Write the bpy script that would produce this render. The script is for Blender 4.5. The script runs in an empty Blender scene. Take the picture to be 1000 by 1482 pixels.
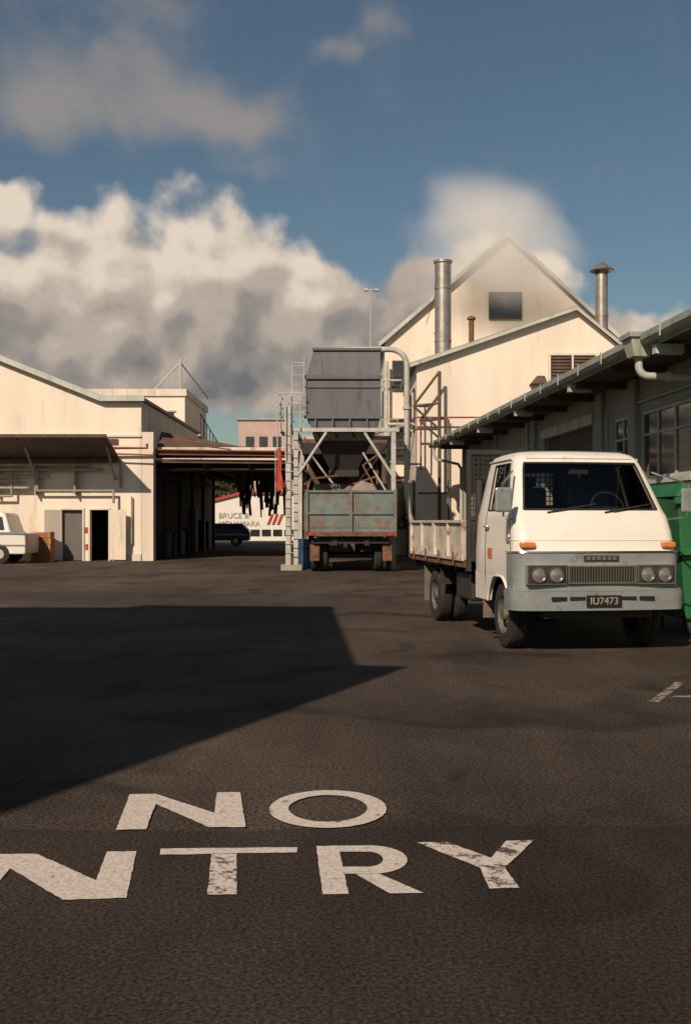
import bpy, math, random, bmesh
from mathutils import Vector, Matrix
random.seed(4)
S=bpy.context.scene
C=bpy.context.collection
# ------------------------------------------------------------------ materials
def nt(name):
    m=bpy.data.materials.new(name); m.use_nodes=True
    t=m.node_tree; b=t.nodes['Principled BSDF']; return m,t,b
def N(t,k,**kw):
    n=t.nodes.new(k)
    for a,v in kw.items(): setattr(n,a,v)
    return n
def L(t,a,b): t.links.new(a,b)
def mat(name,col,rough=0.7,var=0.25,scale=3.0,metal=0.0,dirt=None,dirt_amt=0.0,streak=False,bump=0.0,bscale=40,corr=None,corr_axis=0,spec=0.4,coat=0.0):
    m,t,b=nt(name)
    tc=N(t,'ShaderNodeTexCoord')
    mp=N(t,'ShaderNodeMapping'); L(t,tc.outputs['Object'],mp.inputs[0])
    if streak: mp.inputs['Scale'].default_value=(1,1,0.15)
    n=N(t,'ShaderNodeTexNoise'); n.inputs['Scale'].default_value=scale; n.inputs['Detail'].default_value=6; n.inputs['Roughness'].default_value=0.65
    L(t,mp.outputs[0],n.inputs['Vector'])
    r=N(t,'ShaderNodeValToRGB'); L(t,n.outputs['Fac'],r.inputs[0])
    r.color_ramp.elements[0].position=0.3; r.color_ramp.elements[1].position=0.7
    c0=[c*(1-var) for c in col]; c1=[min(1,c*(1+var*0.35)) for c in col]
    r.color_ramp.elements[0].color=(*c0,1); r.color_ramp.elements[1].color=(*c1,1)
    out=r.outputs[0]
    if dirt:
        n2=N(t,'ShaderNodeTexNoise'); n2.inputs['Scale'].default_value=scale*2.3; n2.inputs['Detail'].default_value=8; n2.inputs['Roughness'].default_value=0.7
        L(t,mp.outputs[0],n2.inputs['Vector'])
        r2=N(t,'ShaderNodeValToRGB'); L(t,n2.outputs['Fac'],r2.inputs[0])
        th=0.72-0.35*dirt_amt
        r2.color_ramp.elements[0].position=th-0.05; r2.color_ramp.elements[1].position=th+0.09
        mx=N(t,'ShaderNodeMix',data_type='RGBA'); L(t,r2.outputs[0],mx.inputs[0]); L(t,out,mx.inputs[6]); mx.inputs[7].default_value=(*dirt,1)
        out=mx.outputs[2]
    L(t,out,b.inputs['Base Color'])
    b.inputs['Roughness'].default_value=rough; b.inputs['Metallic'].default_value=metal
    b.inputs['Specular IOR Level'].default_value=spec
    b.inputs['Coat Weight'].default_value=coat; b.inputs['Coat Roughness'].default_value=0.15
    h=None
    if bump:
        n3=N(t,'ShaderNodeTexNoise'); n3.inputs['Scale'].default_value=bscale; n3.inputs['Detail'].default_value=4
        L(t,tc.outputs['Object'],n3.inputs['Vector'])
        bp=N(t,'ShaderNodeBump'); bp.inputs['Strength'].default_value=bump; bp.inputs['Distance'].default_value=0.02
        L(t,n3.outputs['Fac'],bp.inputs['Height']); h=bp
    if corr:
        w=N(t,'ShaderNodeTexWave'); w.bands_direction='XYZ'[corr_axis]; w.inputs['Scale'].default_value=corr
        L(t,tc.outputs['Object'],w.inputs['Vector'])
        bp=N(t,'ShaderNodeBump'); bp.inputs['Strength'].default_value=0.9; bp.inputs['Distance'].default_value=0.03
        L(t,w.outputs['Fac'],bp.inputs['Height'])
        if h: L(t,h.outputs[0],bp.inputs['Normal'])
        h=bp
    if h: L(t,h.outputs[0],b.inputs['Normal'])
    return m
def glassmat(name,tint=(0.75,0.8,0.78)):
    m,t,b=nt(name)
    tr=N(t,'ShaderNodeBsdfTransparent'); tr.inputs[0].default_value=(*tint,1)
    gl=N(t,'ShaderNodeBsdfGlossy'); gl.inputs['Roughness'].default_value=0.03
    lw=N(t,'ShaderNodeFresnel'); lw.inputs[0].default_value=1.5
    ms=N(t,'ShaderNodeMixShader'); L(t,lw.outputs[0],ms.inputs[0]); L(t,tr.outputs[0],ms.inputs[1]); L(t,gl.outputs[0],ms.inputs[2])
    L(t,ms.outputs[0],t.nodes['Material Output'].inputs[0])
    return m
cream=mat('cream_wall',(0.80,0.69,0.56),0.85,0.16,0.7,dirt=(0.53,0.44,0.34),dirt_amt=0.22,streak=True,bump=0.15,bscale=12)
cream2=mat('cream_wall_weathered',(0.70,0.60,0.49),0.85,0.2,1.1,dirt=(0.36,0.3,0.22),dirt_amt=0.33,streak=True,bump=0.15,bscale=12)
pipem=mat('wall_pipe_paint',(0.36,0.31,0.25),0.7,0.25,3,dirt=(0.2,0.15,0.1),dirt_amt=0.3)
greygreen=mat('greygreen_render',(0.34,0.33,0.27),0.9,0.25,1.2,dirt=(0.2,0.19,0.15),dirt_amt=0.35,streak=True,bump=0.2,bscale=15)
trim=mat('pale_trim',(0.48,0.49,0.42),0.6,0.25,2,dirt=(0.25,0.22,0.17),dirt_amt=0.3,streak=True)
gut=mat('gutter_paint',(0.32,0.35,0.30),0.5,0.3,2,dirt=(0.15,0.13,0.1),dirt_amt=0.4)
roofm=mat('corrugated_roof',(0.30,0.29,0.26),0.6,0.3,1,dirt=(0.2,0.12,0.07),dirt_amt=0.25,corr=4,corr_axis=1)
awn=mat('awning_iron',(0.13,0.095,0.07),0.75,0.35,1.5,corr=3.2,corr_axis=0)
redm=mat('red_paint',(0.40,0.045,0.03),0.5,0.2,3)
redf=mat('faded_red_paint',(0.30,0.075,0.05),0.7,0.35,3,dirt=(0.16,0.09,0.06),dirt_amt=0.4)
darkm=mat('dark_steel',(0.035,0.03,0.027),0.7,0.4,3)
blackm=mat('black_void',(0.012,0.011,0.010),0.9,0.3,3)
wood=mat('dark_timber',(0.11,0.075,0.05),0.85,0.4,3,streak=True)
stainl=mat('galvanised_flue',(0.45,0.40,0.34),0.38,0.3,2.5,metal=0.7,dirt=(0.25,0.18,0.12),dirt_amt=0.35)
hopm=mat('hopper_grey',(0.125,0.126,0.13),0.6,0.25,1.6,dirt=(0.065,0.055,0.05),dirt_amt=0.33,streak=True)
galv=mat('galvanised_steel',(0.48,0.46,0.41),0.55,0.3,3,dirt=(0.25,0.16,0.1),dirt_amt=0.3)
teal=mat('teal_rusty_paint',(0.15,0.19,0.175),0.75,0.35,1.6,dirt=(0.17,0.10,0.06),dirt_amt=0.52)
rust=mat('rust',(0.19,0.09,0.05),0.9,0.5,5,dirt=(0.08,0.04,0.025),dirt_amt=0.4)
whitep=mat('truck_white_paint',(0.75,0.70,0.62),0.36,0.08,1.5,dirt=(0.50,0.42,0.32),dirt_amt=0.22,coat=0.35)
greyp=mat('truck_grey_paint',(0.215,0.235,0.228),0.42,0.2,4,dirt=(0.13,0.12,0.10),dirt_amt=0.3,coat=0.25)
bedp=mat('tray_cream_paint',(0.60,0.52,0.44),0.75,0.3,3,dirt=(0.24,0.12,0.07),dirt_amt=0.40)
chrome=mat('chrome',(0.66,0.63,0.58),0.25,0.12,5,metal=1)
rubber=mat('tyre_rubber',(0.028,0.025,0.022),0.85,0.3,8,dirt=(0.07,0.058,0.045),dirt_amt=0.3)
rimm=mat('wheel_rim',(0.13,0.115,0.095),0.6,0.4,8,dirt=(0.06,0.045,0.03),dirt_amt=0.4)
amber=mat('amber_lens',(0.65,0.20,0.05),0.3,0.15,8)
lens=mat('headlamp_lens',(0.36,0.34,0.30),0.12,0.15,12,metal=0.6)
seatm=mat('seat_vinyl',(0.06,0.045,0.035),0.6,0.3,6)
glass=glassmat('clear_glass',(0.62,0.66,0.62))
dglass=mat('dark_window_glass',(0.03,0.035,0.035),0.08,0.3,2,spec=0.8)
whiteplain=mat('white_paint',(0.72,0.67,0.59),0.7,0.1,2)
tarpm=mat('tarpaulin_canvas',(0.30,0.24,0.18),0.9,0.35,3)
greenm=mat('green_bin_paint',(0.02,0.13,0.045),0.55,0.25,3,dirt=(0.02,0.06,0.03),dirt_amt=0.35)
orangec=mat('orange_crate',(0.42,0.19,0.07),0.8,0.3,5)
conc=mat('concrete',(0.35,0.31,0.25),0.9,0.25,3,bump=0.2)
mudm=mat('mudflap_rubber',(0.16,0.13,0.10),0.9,0.3,5)
bluem=mat('blue_paint',(0.03,0.055,0.13),0.4,0.2,3)
# ------------------------------------------------------------------ geometry helpers
def root(name,loc=(0,0,0),rz=0):
    e=bpy.data.objects.new(name,None); e.location=loc; e.rotation_euler=(0,0,rz); e.empty_display_size=0.3
    C.objects.link(e); return e
def obj(r,name,v,f,m,smooth=False,bevel=0,split=None):
    me=bpy.data.meshes.new(name); me.from_pydata([tuple(p) for p in v],[],f); me.update()
    o=bpy.data.objects.new(name,me); C.objects.link(o)
    for mm in (m if isinstance(m,(list,tuple)) else [m]): me.materials.append(mm)
    if r: o.parent=r
    if smooth:
        for p in me.polygons: p.use_smooth=True
        es=o.modifiers.new('es','EDGE_SPLIT'); es.split_angle=math.radians(split or 38)
    if bevel:
        b=o.modifiers.new('bv','BEVEL'); b.width=bevel; b.segments=2; b.limit_method='ANGLE'
    return o
BF=[(0,3,2,1),(4,5,6,7),(0,1,5,4),(1,2,6,5),(2,3,7,6),(3,0,4,7)]
def box(r,name,a,b,m,bevel=0):
    return boxes(r,name,[(a,b)],m,bevel)
def boxes(r,name,lst,m,bevel=0):
    v=[];f=[]
    for (x0,y0,z0),(x1,y1,z1) in lst:
        o=len(v); v+=[(x0,y0,z0),(x1,y0,z0),(x1,y1,z0),(x0,y1,z0),(x0,y0,z1),(x1,y0,z1),(x1,y1,z1),(x0,y1,z1)]
        f+=[tuple(i+o for i in q) for q in BF]
    return obj(r,name,v,f,m,bevel=bevel)
def hexa(r,name,bot,top,m,bevel=0): return obj(r,name,list(bot)+list(top),BF,m,bevel=bevel)
def prism(r,name,pts,axis,a0,a1,m,bevel=0):
    def P(p,a):
        return (a,p[0],p[1]) if axis=='x' else ((p[0],a,p[1]) if axis=='y' else (p[0],p[1],a))
    n=len(pts); v=[P(p,a0) for p in pts]+[P(p,a1) for p in pts]
    f=[tuple(range(n)),tuple(range(2*n-1,n-1,-1))]+[(i,i+n,(i+1)%n+n,(i+1)%n) for i in range(n)]
    o=obj(r,name,v,f,m,bevel=bevel)
    bm=bmesh.new(); bm.from_mesh(o.data); bmesh.ops.recalc_face_normals(bm,faces=bm.faces); bm.to_mesh(o.data); bm.free()
    return o
def tubes(r,name,paths,m,seg=10,caps=True):
    V=[];F=[]
    for pts,rad in paths:
        pts=[Vector(p) for p in pts]; base=len(V); n=len(pts)
        d0=(pts[1]-pts[0]).normalized(); up=Vector((0,0,1)) if abs(d0.z)<0.9 else Vector((1,0,0))
        u=d0.cross(up).normalized()
        for i,p in enumerate(pts):
            if i==0:d=pts[1]-pts[0]
            elif i==n-1:d=pts[-1]-pts[-2]
            else:d=(pts[i+1]-p).normalized()+(p-pts[i-1]).normalized()
            d.normalize(); u=(u-d*u.dot(d)).normalized(); w=d.cross(u)
            rr=rad[i] if isinstance(rad,(list,tuple)) else rad
            for k in range(seg):
                a=2*math.pi*k/seg; V.append(p+(u*math.cos(a)+w*math.sin(a))*rr)
        for i in range(n-1):
            for k in range(seg):
                k2=(k+1)%seg; F.append((base+i*seg+k,base+i*seg+k2,base+(i+1)*seg+k2,base+(i+1)*seg+k))
        if caps:
            F.append(tuple(base+k for k in range(seg))[::-1]); F.append(tuple(base+(n-1)*seg+k for k in range(seg)))
    return obj(r,name,V,F,m,smooth=seg>=8,split=50)
def lathe(r,name,prof,c,m,axis='x',seg=32):
    V=[];F=[];n=len(prof)
    for k in range(seg):
        a=2*math.pi*k/seg
        for (rad,x) in prof:
            if axis=='x': V.append((c[0]+x,c[1]+rad*math.cos(a),c[2]+rad*math.sin(a)))
            elif axis=='y': V.append((c[0]+rad*math.cos(a),c[1]+x,c[2]+rad*math.sin(a)))
            else: V.append((c[0]+rad*math.cos(a),c[1]+rad*math.sin(a),c[2]+x))
    for k in range(seg):
        k2=(k+1)%seg
        for i in range(n-1): F.append((k*n+i,k*n+i+1,k2*n+i+1,k2*n+i))
    return obj(r,name,V,F,m,smooth=True,split=35)
def wallholes(r,name,plane,off,th,u0,u1,z0,z1,holes,m):
    us=sorted(set([u0,u1]+[h[0] for h in holes]+[h[1] for h in holes])); zs=sorted(set([z0,z1]+[h[2] for h in holes]+[h[3] for h in holes]))
    def solid(i,j):
        if i<0 or j<0 or i>=len(us)-1 or j>=len(zs)-1:return False
        cu=(us[i]+us[i+1])/2;cz=(zs[j]+zs[j+1])/2
        return not any(h[0]<cu<h[1] and h[2]<cz<h[3] for h in holes)
    V=[];F=[]
    def P(u,d,z): return (off+d,u,z) if plane=='x' else (u,off+d,z)
    def q(*p):
        o=len(V);V.extend(p);F.append((o,o+1,o+2,o+3))
    for i in range(len(us)-1):
        for j in range(len(zs)-1):
            if not solid(i,j):continue
            a,b,c,d=us[i],us[i+1],zs[j],zs[j+1]
            q(P(a,0,c),P(b,0,c),P(b,0,d),P(a,0,d)); q(P(a,th,c),P(a,th,d),P(b,th,d),P(b,th,c))
            if not solid(i-1,j): q(P(a,0,c),P(a,0,d),P(a,th,d),P(a,th,c))
            if not solid(i+1,j): q(P(b,0,c),P(b,th,c),P(b,th,d),P(b,0,d))
            if not solid(i,j-1): q(P(a,0,c),P(a,th,c),P(b,th,c),P(b,0,c))
            if not solid(i,j+1): q(P(a,0,d),P(b,0,d),P(b,th,d),P(a,th,d))
    return obj(r,name,V,F,m)
def text(r,name,s,size,loc,rot,m,ext=0.004,align='CENTER'):
    cu=bpy.data.curves.new(name,'FONT'); cu.body=s; cu.size=size; cu.extrude=ext; cu.align_x=align
    o=bpy.data.objects.new(name,cu); C.objects.link(o); bpy.context.view_layer.update()
    dg=bpy.context.evaluated_depsgraph_get(); me=bpy.data.meshes.new_from_object(o.evaluated_get(dg))
    bpy.data.objects.remove(o)
    o=bpy.data.objects.new(name,me); C.objects.link(o); me.materials.clear(); me.materials.append(m)
    o.location=loc; o.rotation_euler=rot; o.parent=r; return o

# ------------------------------------------------------------------ ground
def asphalt(name,c,c2,fine,stain,scuff=0.35):
    m,t,b=nt(name)
    tc=N(t,'ShaderNodeTexCoord')
    def nz(sc,det,ro=0.6,dist=0,loc=(0,0,0),scl=(1,1,1)):
        mp=N(t,'ShaderNodeMapping'); mp.inputs['Location'].default_value=loc; mp.inputs['Scale'].default_value=scl; L(t,tc.outputs['Object'],mp.inputs[0])
        n=N(t,'ShaderNodeTexNoise'); n.noise_dimensions='2D'; n.inputs['Scale'].default_value=sc; n.inputs['Detail'].default_value=det; n.inputs['Roughness'].default_value=ro; n.inputs['Distortion'].default_value=dist
        L(t,mp.outputs[0],n.inputs['Vector']); return n.outputs['Fac']
    def ramp(f,p0,p1,a,b_):
        r=N(t,'ShaderNodeValToRGB'); r.color_ramp.elements[0].position=p0; r.color_ramp.elements[1].position=p1
        r.color_ramp.elements[0].color=(*a,1); r.color_ramp.elements[1].color=(*b_,1); L(t,f,r.inputs[0]); return r.outputs[0]
    def mul(a,b_,f=1.0):
        mx=N(t,'ShaderNodeMix',data_type='RGBA',blend_type='MULTIPLY'); mx.inputs[0].default_value=f; L(t,a,mx.inputs[6]); L(t,b_,mx.inputs[7]); return mx.outputs[2]
    out=ramp(nz(0.45,8,0.66),0.32,0.68,c,c2)
    f2=nz(fine,4,0.7)
    out=mul(out,ramp(f2,0.36,0.70,(0.35,0.35,0.36),(1.75,1.68,1.58)),0.95)
    out=mul(out,ramp(nz(0.9,3,0.5,0.6,(7,3,0)),0.55,0.70,(1,1,1),(stain,)*3))
    out=mul(out,ramp(nz(0.13,4,0.5,0.3,(3,9,0)),0.40,0.62,(0.78,0.78,0.79),(1.14,1.12,1.1)))
    out=mul(out,ramp(nz(1.3,5,0.6,0.2,(1,5,0),(1,0.12,1)),0.35,0.7,(1.12,1.12,1.12),(0.8,0.8,0.81)))
    f=N(t,'ShaderNodeMath',operation='MULTIPLY'); 
    a=ramp(nz(26,6,0.8,1.5),0.62,0.72,(0,0,0),(1,1,1)); b2=ramp(nz(0.5,3,0.5,0.2,(2,2,0)),0.48,0.66,(0,0,0),(scuff,)*3)
    L(t,a,f.inputs[0]); L(t,b2,f.inputs[1])
    mx=N(t,'ShaderNodeMix',data_type='RGBA'); L(t,f.outputs[0],mx.inputs[0]); L(t,out,mx.inputs[6]); mx.inputs[7].default_value=(0.26,0.23,0.20,1)
    L(t,mx.outputs[2],b.inputs['Base Color']); b.inputs['Roughness'].default_value=0.92; b.inputs['Specular IOR Level'].default_value=0.15
    bp=N(t,'ShaderNodeBump'); bp.inputs['Strength'].default_value=0.6; bp.inputs['Distance'].default_value=0.006
    L(t,f2,bp.inputs['Height']); L(t,bp.outputs[0],b.inputs['Normal'])
    return m
asp1=asphalt('yard_asphalt',(0.062,0.048,0.039),(0.108,0.085,0.069),50,0.6,0.45)
asp2=asphalt('coarse_asphalt',(0.045,0.035,0.029),(0.074,0.058,0.047),62,0.72,0.25)
obj(None,'ground',[(-600,-300,0),(600,-300,0),(600,900,0),(-600,900,0)],[(0,1,2,3)],asp1)
edge=[]
for i in range(110):
    x=-8+i*0.17
    edge.append((x,4.72+0.025*x+random.uniform(-.018,.018)+0.02*math.sin(x*2.3)))
v=[(x,y,0.004) for x,y in edge]+[(edge[-1][0],-12,0.004),(edge[0][0],-12,0.004)]
obj(None,'road',v,[tuple(range(len(v)))[::-1]],asp2)
# painted letters
def paint(name,amt,k=1.0):
    m,t,b=nt(name); tc=N(t,'ShaderNodeTexCoord')
    n=N(t,'ShaderNodeTexNoise'); n.inputs['Scale'].default_value=9; n.inputs['Detail'].default_value=12; n.inputs['Roughness'].default_value=0.78
    L(t,tc.outputs['Object'],n.inputs['Vector'])
    r=N(t,'ShaderNodeValToRGB'); r.color_ramp.elements[0].position=amt-0.02; r.color_ramp.elements[1].position=amt+0.03
    r.color_ramp.elements[0].color=(0.05,0.04,0.03,1); r.color_ramp.elements[1].color=(1,1,1,1); L(t,n.outputs['Fac'],r.inputs[0])
    n2=N(t,'ShaderNodeTexNoise'); n2.inputs['Scale'].default_value=70; n2.inputs['Detail'].default_value=3; L(t,tc.outputs['Object'],n2.inputs['Vector'])
    r2=N(t,'ShaderNodeValToRGB'); r2.color_ramp.elements[0].position=.3;r2.color_ramp.elements[1].position=.62
    r2.color_ramp.elements[0].color=(0.42*k,0.36*k,0.31*k,1); r2.color_ramp.elements[1].color=(0.66*k,0.585*k,0.51*k,1); L(t,n2.outputs['Fac'],r2.inputs[0])
    mx=N(t,'ShaderNodeMix',data_type='RGBA'); L(t,r.outputs[0],mx.inputs[0]); mx.inputs[6].default_value=(0.05,0.04,0.03,1); L(t,r2.outputs[0],mx.inputs[7])
    L(t,mx.outputs[2],b.inputs['Base Color']); b.inputs['Roughness'].default_value=0.8
    return m
pm=paint('road_paint',0.375); pmw=paint('road_paint_worn',0.455); pmo=paint('road_paint_old',0.50,0.5)
rm=root('road_marking')
Z=0.009
def flat(name,polys,m,Z=Z,sub=True):
    V=[];F=[]
    for p in polys:
        q=[]
        for i in range(len(p)):
            a=Vector(p[i]); b=Vector(p[(i+1)%len(p)]); k=max(1,int((b-a).length/0.03))
            for j in range(k):
                c=a.lerp(b,j/k)
                if j and sub: c+=Vector((random.uniform(-.002,.002),random.uniform(-.003,.003)))
                q.append((c.x,c.y))
        o=len(V); V+=[(x,y,Z) for x,y in q]; F.append(tuple(range(o,o+len(q))))
    return obj(rm,name,V,F,m)
flat('letter_n',[[(-1.035,4.68),(-0.90,4.69),(-0.935,5.11),(-0.62,4.72),(-0.455,4.725),(-0.54,5.33),(-0.66,5.33),(-0.625,4.95),(-0.97,5.30),(-1.10,5.29)]],pm)
def ell(cx,cy,rx,ry,ix,iy,n=72):
    V=[];F=[]
    for k in range(n):
        a=2*math.pi*k/n; j=random.uniform(-.002,.002)
        V.append((cx+(rx+j)*math.cos(a),cy+(ry+j)*math.sin(a),Z)); V.append((cx+(ix-j)*math.cos(a),cy+(iy+j)*math.sin(a),Z))
    for k in range(n):
        j=(k+1)%n; F.append((2*k,2*j,2*j+1,2*k+1))
    obj(rm,'letter_o',V,F,pm)
ell(-0.085,5.04,0.285,0.33,0.19,0.235)
flat('letter_n_lower',[[(-1.45,3.80),(-1.33,3.80),(-1.345,4.16),(-1.04,3.815),(-.81,3.835),(-.88,4.375),(-1.005,4.37),(-.965,4.02),(-1.29,4.34),(-1.46,4.34)]],pm)
flat('letter_e',[[(-2.02,3.78),(-1.60,3.79),(-1.60,3.88),(-1.90,3.875),(-1.915,4.02),(-1.66,4.03),(-1.67,4.11),(-1.92,4.10),(-1.94,4.235),(-1.62,4.24),(-1.63,4.33),(-2.08,4.32)]],pm)
flat('letter_t',[[(-0.775,4.33),(-0.205,4.36),(-0.205,4.43),(-0.785,4.41)]],pm)
flat('letter_t_stem',[[(-0.515,3.865),(-0.405,3.87),(-0.455,4.342),(-0.56,4.336)]],pmw)
flat('letter_r',[[(-0.085,3.87),(0.012,3.875),(-0.005,4.10),(-0.03,4.45),(-0.125,4.445)]],pm)
V=[];F=[];n=14
for k in range(n+1):
    a=math.pi/2-math.pi*k/n
    V.append((0.10+0.155*math.cos(a),4.275+0.18*math.sin(a),Z)); V.append((0.09+0.065*math.cos(a),4.275+0.095*math.sin(a),Z))
for k in range(n): F.append((2*k,2*k+2,2*k+3,2*k+1))
obj(rm,'letter_r_bowl',V,F,pm)
flat('letter_r_bars',[[(-0.023,4.37),(0.0895,4.37),(0.0995,4.454),(-0.0285,4.451)],[(-0.002,4.096),(0.0995,4.096),(0.0895,4.18),(-0.009,4.18)],[(0.04,4.093),(0.135,4.093),(0.292,3.885),(0.165,3.88)]],pm,sub=False)
flat('letter_y',[[(0.545,3.93),(0.66,3.94),(0.64,4.17),(0.82,4.53),(0.70,4.52),(0.602,4.29),(0.44,4.50),(0.31,4.495),(0.54,4.17)]],pmw)
flat('edge_mark',[[(2.35,8.05),(2.41,8.0),(2.95,9.0),(2.87,9.03)]],pmo,Z=0.005)
flat('edge_mark_tick',[[(2.55,8.2),(2.78,8.25),(2.80,8.32),(2.63,8.30)]],pmo,Z=0.0055)

# ------------------------------------------------------------------ right workshop
W=root('workshop_building',(5.3,13,0),math.radians(3.73))
holes=[(2.4,4.6,2.1,3.26),(5.05,6.05,2.1,3.27),(7.3,11.0,0,3.3),(13.2,15.0,1.9,3.1)]
holes+= [(-3.5,-0.5,1.9,3.26)]
wallholes(W,'wall','x',0,0.2,-9,21.6,0,3.85,holes,greygreen)
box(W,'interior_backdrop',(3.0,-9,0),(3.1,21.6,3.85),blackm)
box(W,'end_wall_far',(0.2,21.4,0),(9,21.6,3.85),greygreen)
box(W,'end_wall_near',(0.2,-9,0),(9,-8.8,3.85),greygreen)
hexa(W,'roof',[(-0.95,-9.4,4.0),(9.5,-9.4,5.9),(9.5,21.8,5.9),(-0.95,21.8,4.0)],[(-0.95,-9.4,4.06),(9.5,-9.4,5.96),(9.5,21.8,5.96),(-0.95,21.8,4.06)],roofm)
box(W,'soffit',(-0.9,-9.3,3.86),(0.2,21.7,3.89),wood)
gp=[(-1.10,4.02),(-1.10,3.93),(-1.06,3.87),(-0.98,3.86),(-0.955,3.92),(-0.955,4.0),(-0.975,4.0),(-0.975,3.93),(-1.0,3.885),(-1.045,3.89),(-1.08,3.94),(-1.08,4.02)]
prism(W,'gutter',gp,'y',-9.4,21.9,gut)
box(W,'fascia',(-0.953,-9.35,3.84),(-0.925,21.75,4.0),trim)
boxes(W,'rafter_ends',[((-0.9,-8+k*1.9,3.74),(0.0,-7.93+k*1.9,3.858)) for k in range(16)],wood)
boxes(W,'eave_brackets',[((-1.0,y,3.70),(-0.6,y+0.14,3.83)) for y in (1.2,5.4,9.6,13.8,18.0)],trim)
boxes(W,'gutter_straps',[((-1.115,y,3.86),(-1.102,y+0.03,4.05)) for y in [ -8+1.25*k for k in range(24)]],trim)
fr=[];gl=[]
for (a,b,c,d) in [holes[0],holes[1],holes[3],holes[4]]:
    nm=3 if b-a>1.5 else 2
    fr+=[((0.02,a,c),(0.09,a+0.06,d)),((0.02,b-0.06,c),(0.09,b,d)),((0.02,a+0.06,c),(0.09,b-0.06,c+0.06)),((0.02,a+0.06,d-0.06),(0.09,b-0.06,d))]
    for k in range(1,nm):
        yy=a+(b-a)*k/nm; fr.append(((0.025,yy-0.025,c+0.06),(0.085,yy+0.025,d-0.06)))
    fr.append(((0.03,a+0.06,d-0.42),(0.08,b-0.06,d-0.38)))
    gl.append(((0.05,a+0.05,c+0.05),(0.056,b-0.05,d-0.05)))
    fr.append(((-0.06,a-0.08,c-0.08),(0.019,b+0.08,c-0.002)))
boxes(W,'window_frames',fr,trim); boxes(W,'window_glass',gl,dglass)
boxes(W,'pilasters',[((-0.08,y,0),(-0.002,y+0.35,3.84)) for y in (1.7,4.67,6.5,11.6,16.0,20.9)],greygreen)
box(W,'door_lintel',(-0.05,7.2,3.3),(-0.001,11.1,3.5),trim)
box(W,'roller_door',(0.12,7.3,2.5),(0.16,11.0,3.3),mat('roller_shutter',(0.16,0.14,0.11),0.6,0.2,3,corr=9,corr_axis=2))
hexa(W,'rainwater_head',[(-1.16,1.62,3.72),(-0.92,1.62,3.72),(-0.92,1.88,3.72),(-1.16,1.88,3.72)],[(-1.22,1.55,3.98),(-0.88,1.55,3.98),(-0.88,1.95,3.98),(-1.22,1.95,3.98)],trim,bevel=0.01)
box(W,'rainwater_head_lid',(-1.25,1.52,3.982),(-0.85,1.98,4.05),gut)
pts=[(-1.04,1.75,3.74),(-1.04,1.75,3.62)]+[(-0.90-0.14*math.cos(math.radians(a)),1.75,3.60-0.14*math.sin(math.radians(a))) for a in range(0,91,15)]+[(-0.2,1.75,3.45),(-0.10,1.75,3.40),(-0.07,1.75,3.3),(-0.07,1.75,0.1)]
tubes(W,'downpipe',[(pts,0.055)],trim)
lathe(W,'downpipe_collar',[(0.056,-0.03),(0.072,-0.03),(0.072,0.03),(0.056,0.03)],(-0.62,1.75,3.458),trim,'x',16)
tubes(W,'downpipe_far',[([(-1.0,21.3,3.88),(-1.0,21.3,3.6),(-0.9,21.3,3.45),(-0.2,21.3,3.3),(-0.1,21.3,3.15),(-0.1,21.3,0.1)],0.05)],trim)
tubes(W,'conduit',[([(-0.04,-2,3.42),(-0.04,4.6,3.42)],0.02),([(-0.05,12,3.2),(-0.05,21,3.2)],0.025),([(-0.04,6.3,3.42),(-0.04,6.3,0.5)],0.02),([(-0.1,12.2,0),(-0.1,12.2,3.8)],0.04)],trim)
boxes(W,'wall_boxes',[((-0.14,6.15,2.3),(-0.003,6.42,2.7)),((-0.18,12.6,1.9),(-0.003,12.95,2.5))],galv)

# green bin
G=root('waste_skip',(4.62,13.2,0),math.radians(4))
hexa(G,'body',[(-0.5,-0.5,0.2),(0.5,-0.5,0.2),(0.5,0.6,0.2),(-0.5,0.6,0.2)],[(-0.66,-0.62,1.68),(0.66,-0.62,1.68),(0.66,0.7,1.68),(-0.66,0.7,1.68)],greenm,bevel=0.02)
boxes(G,'ribs',[((-0.64,-0.66,1.0),(0.64,-0.56,1.08)),((-0.7,-0.68,1.62),(0.7,-0.62,1.70))],greenm)
hexa(G,'lid',[(-0.7,-0.68,1.702),(0.7,-0.68,1.702),(0.7,0.74,1.702),(-0.7,0.74,1.702)],[(-0.55,-0.55,1.88),(0.55,-0.55,1.88),(0.55,0.65,1.88),(-0.55,0.65,1.88)],greenm,bevel=0.03)
for sx in(-0.45,0.45):
    lathe(G,'castor',[(0,-0.03),(0.09,-0.03),(0.09,0.03),(0,0.03)],(sx,-0.4,0.09),rubber,seg=16); box(G,'castor_leg',(sx-0.04,-0.44,0.1),(sx+0.04,-0.36,0.24),darkm)
    lathe(G,'castor_back',[(0,-0.03),(0.09,-0.03),(0.09,0.03),(0,0.03)],(sx,0.5,0.09),rubber,seg=16)

# ------------------------------------------------------------------ tall cream factory with wing
B=root('factory_building')
prism(B,'tall_block',[(1.63,0),(11.75,0),(11.75,8.57),(6.68,13.25),(1.63,8.9)],'y',43,62,cream)
def rake(r,name,p,q,y0,y1,th,m,over=0.0):
    (x0,z0),(x1,z1)=p,q
    hexa(r,name,[(x0,y0,z0),(x1,y0,z1),(x1,y1,z1),(x0,y1,z0)],[(x0,y0,z0+th),(x1,y0,z1+th),(x1,y1,z1+th),(x0,y1,z0+th)],m)
rake(B,'roof_left',(1.35,8.66),(6.68,13.26),42.8,62.2,0.1,roofm)
rake(B,'roof_right',(6.68,13.26),(12.1,8.25),42.8,62.2,0.1,roofm)
rake(B,'barge_board_left',(1.35,8.58),(6.68,13.18),42.72,42.79,0.2,trim)
rake(B,'barge_board_right',(6.68,13.18),(12.1,8.17),42.72,42.79,0.2,trim)
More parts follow.
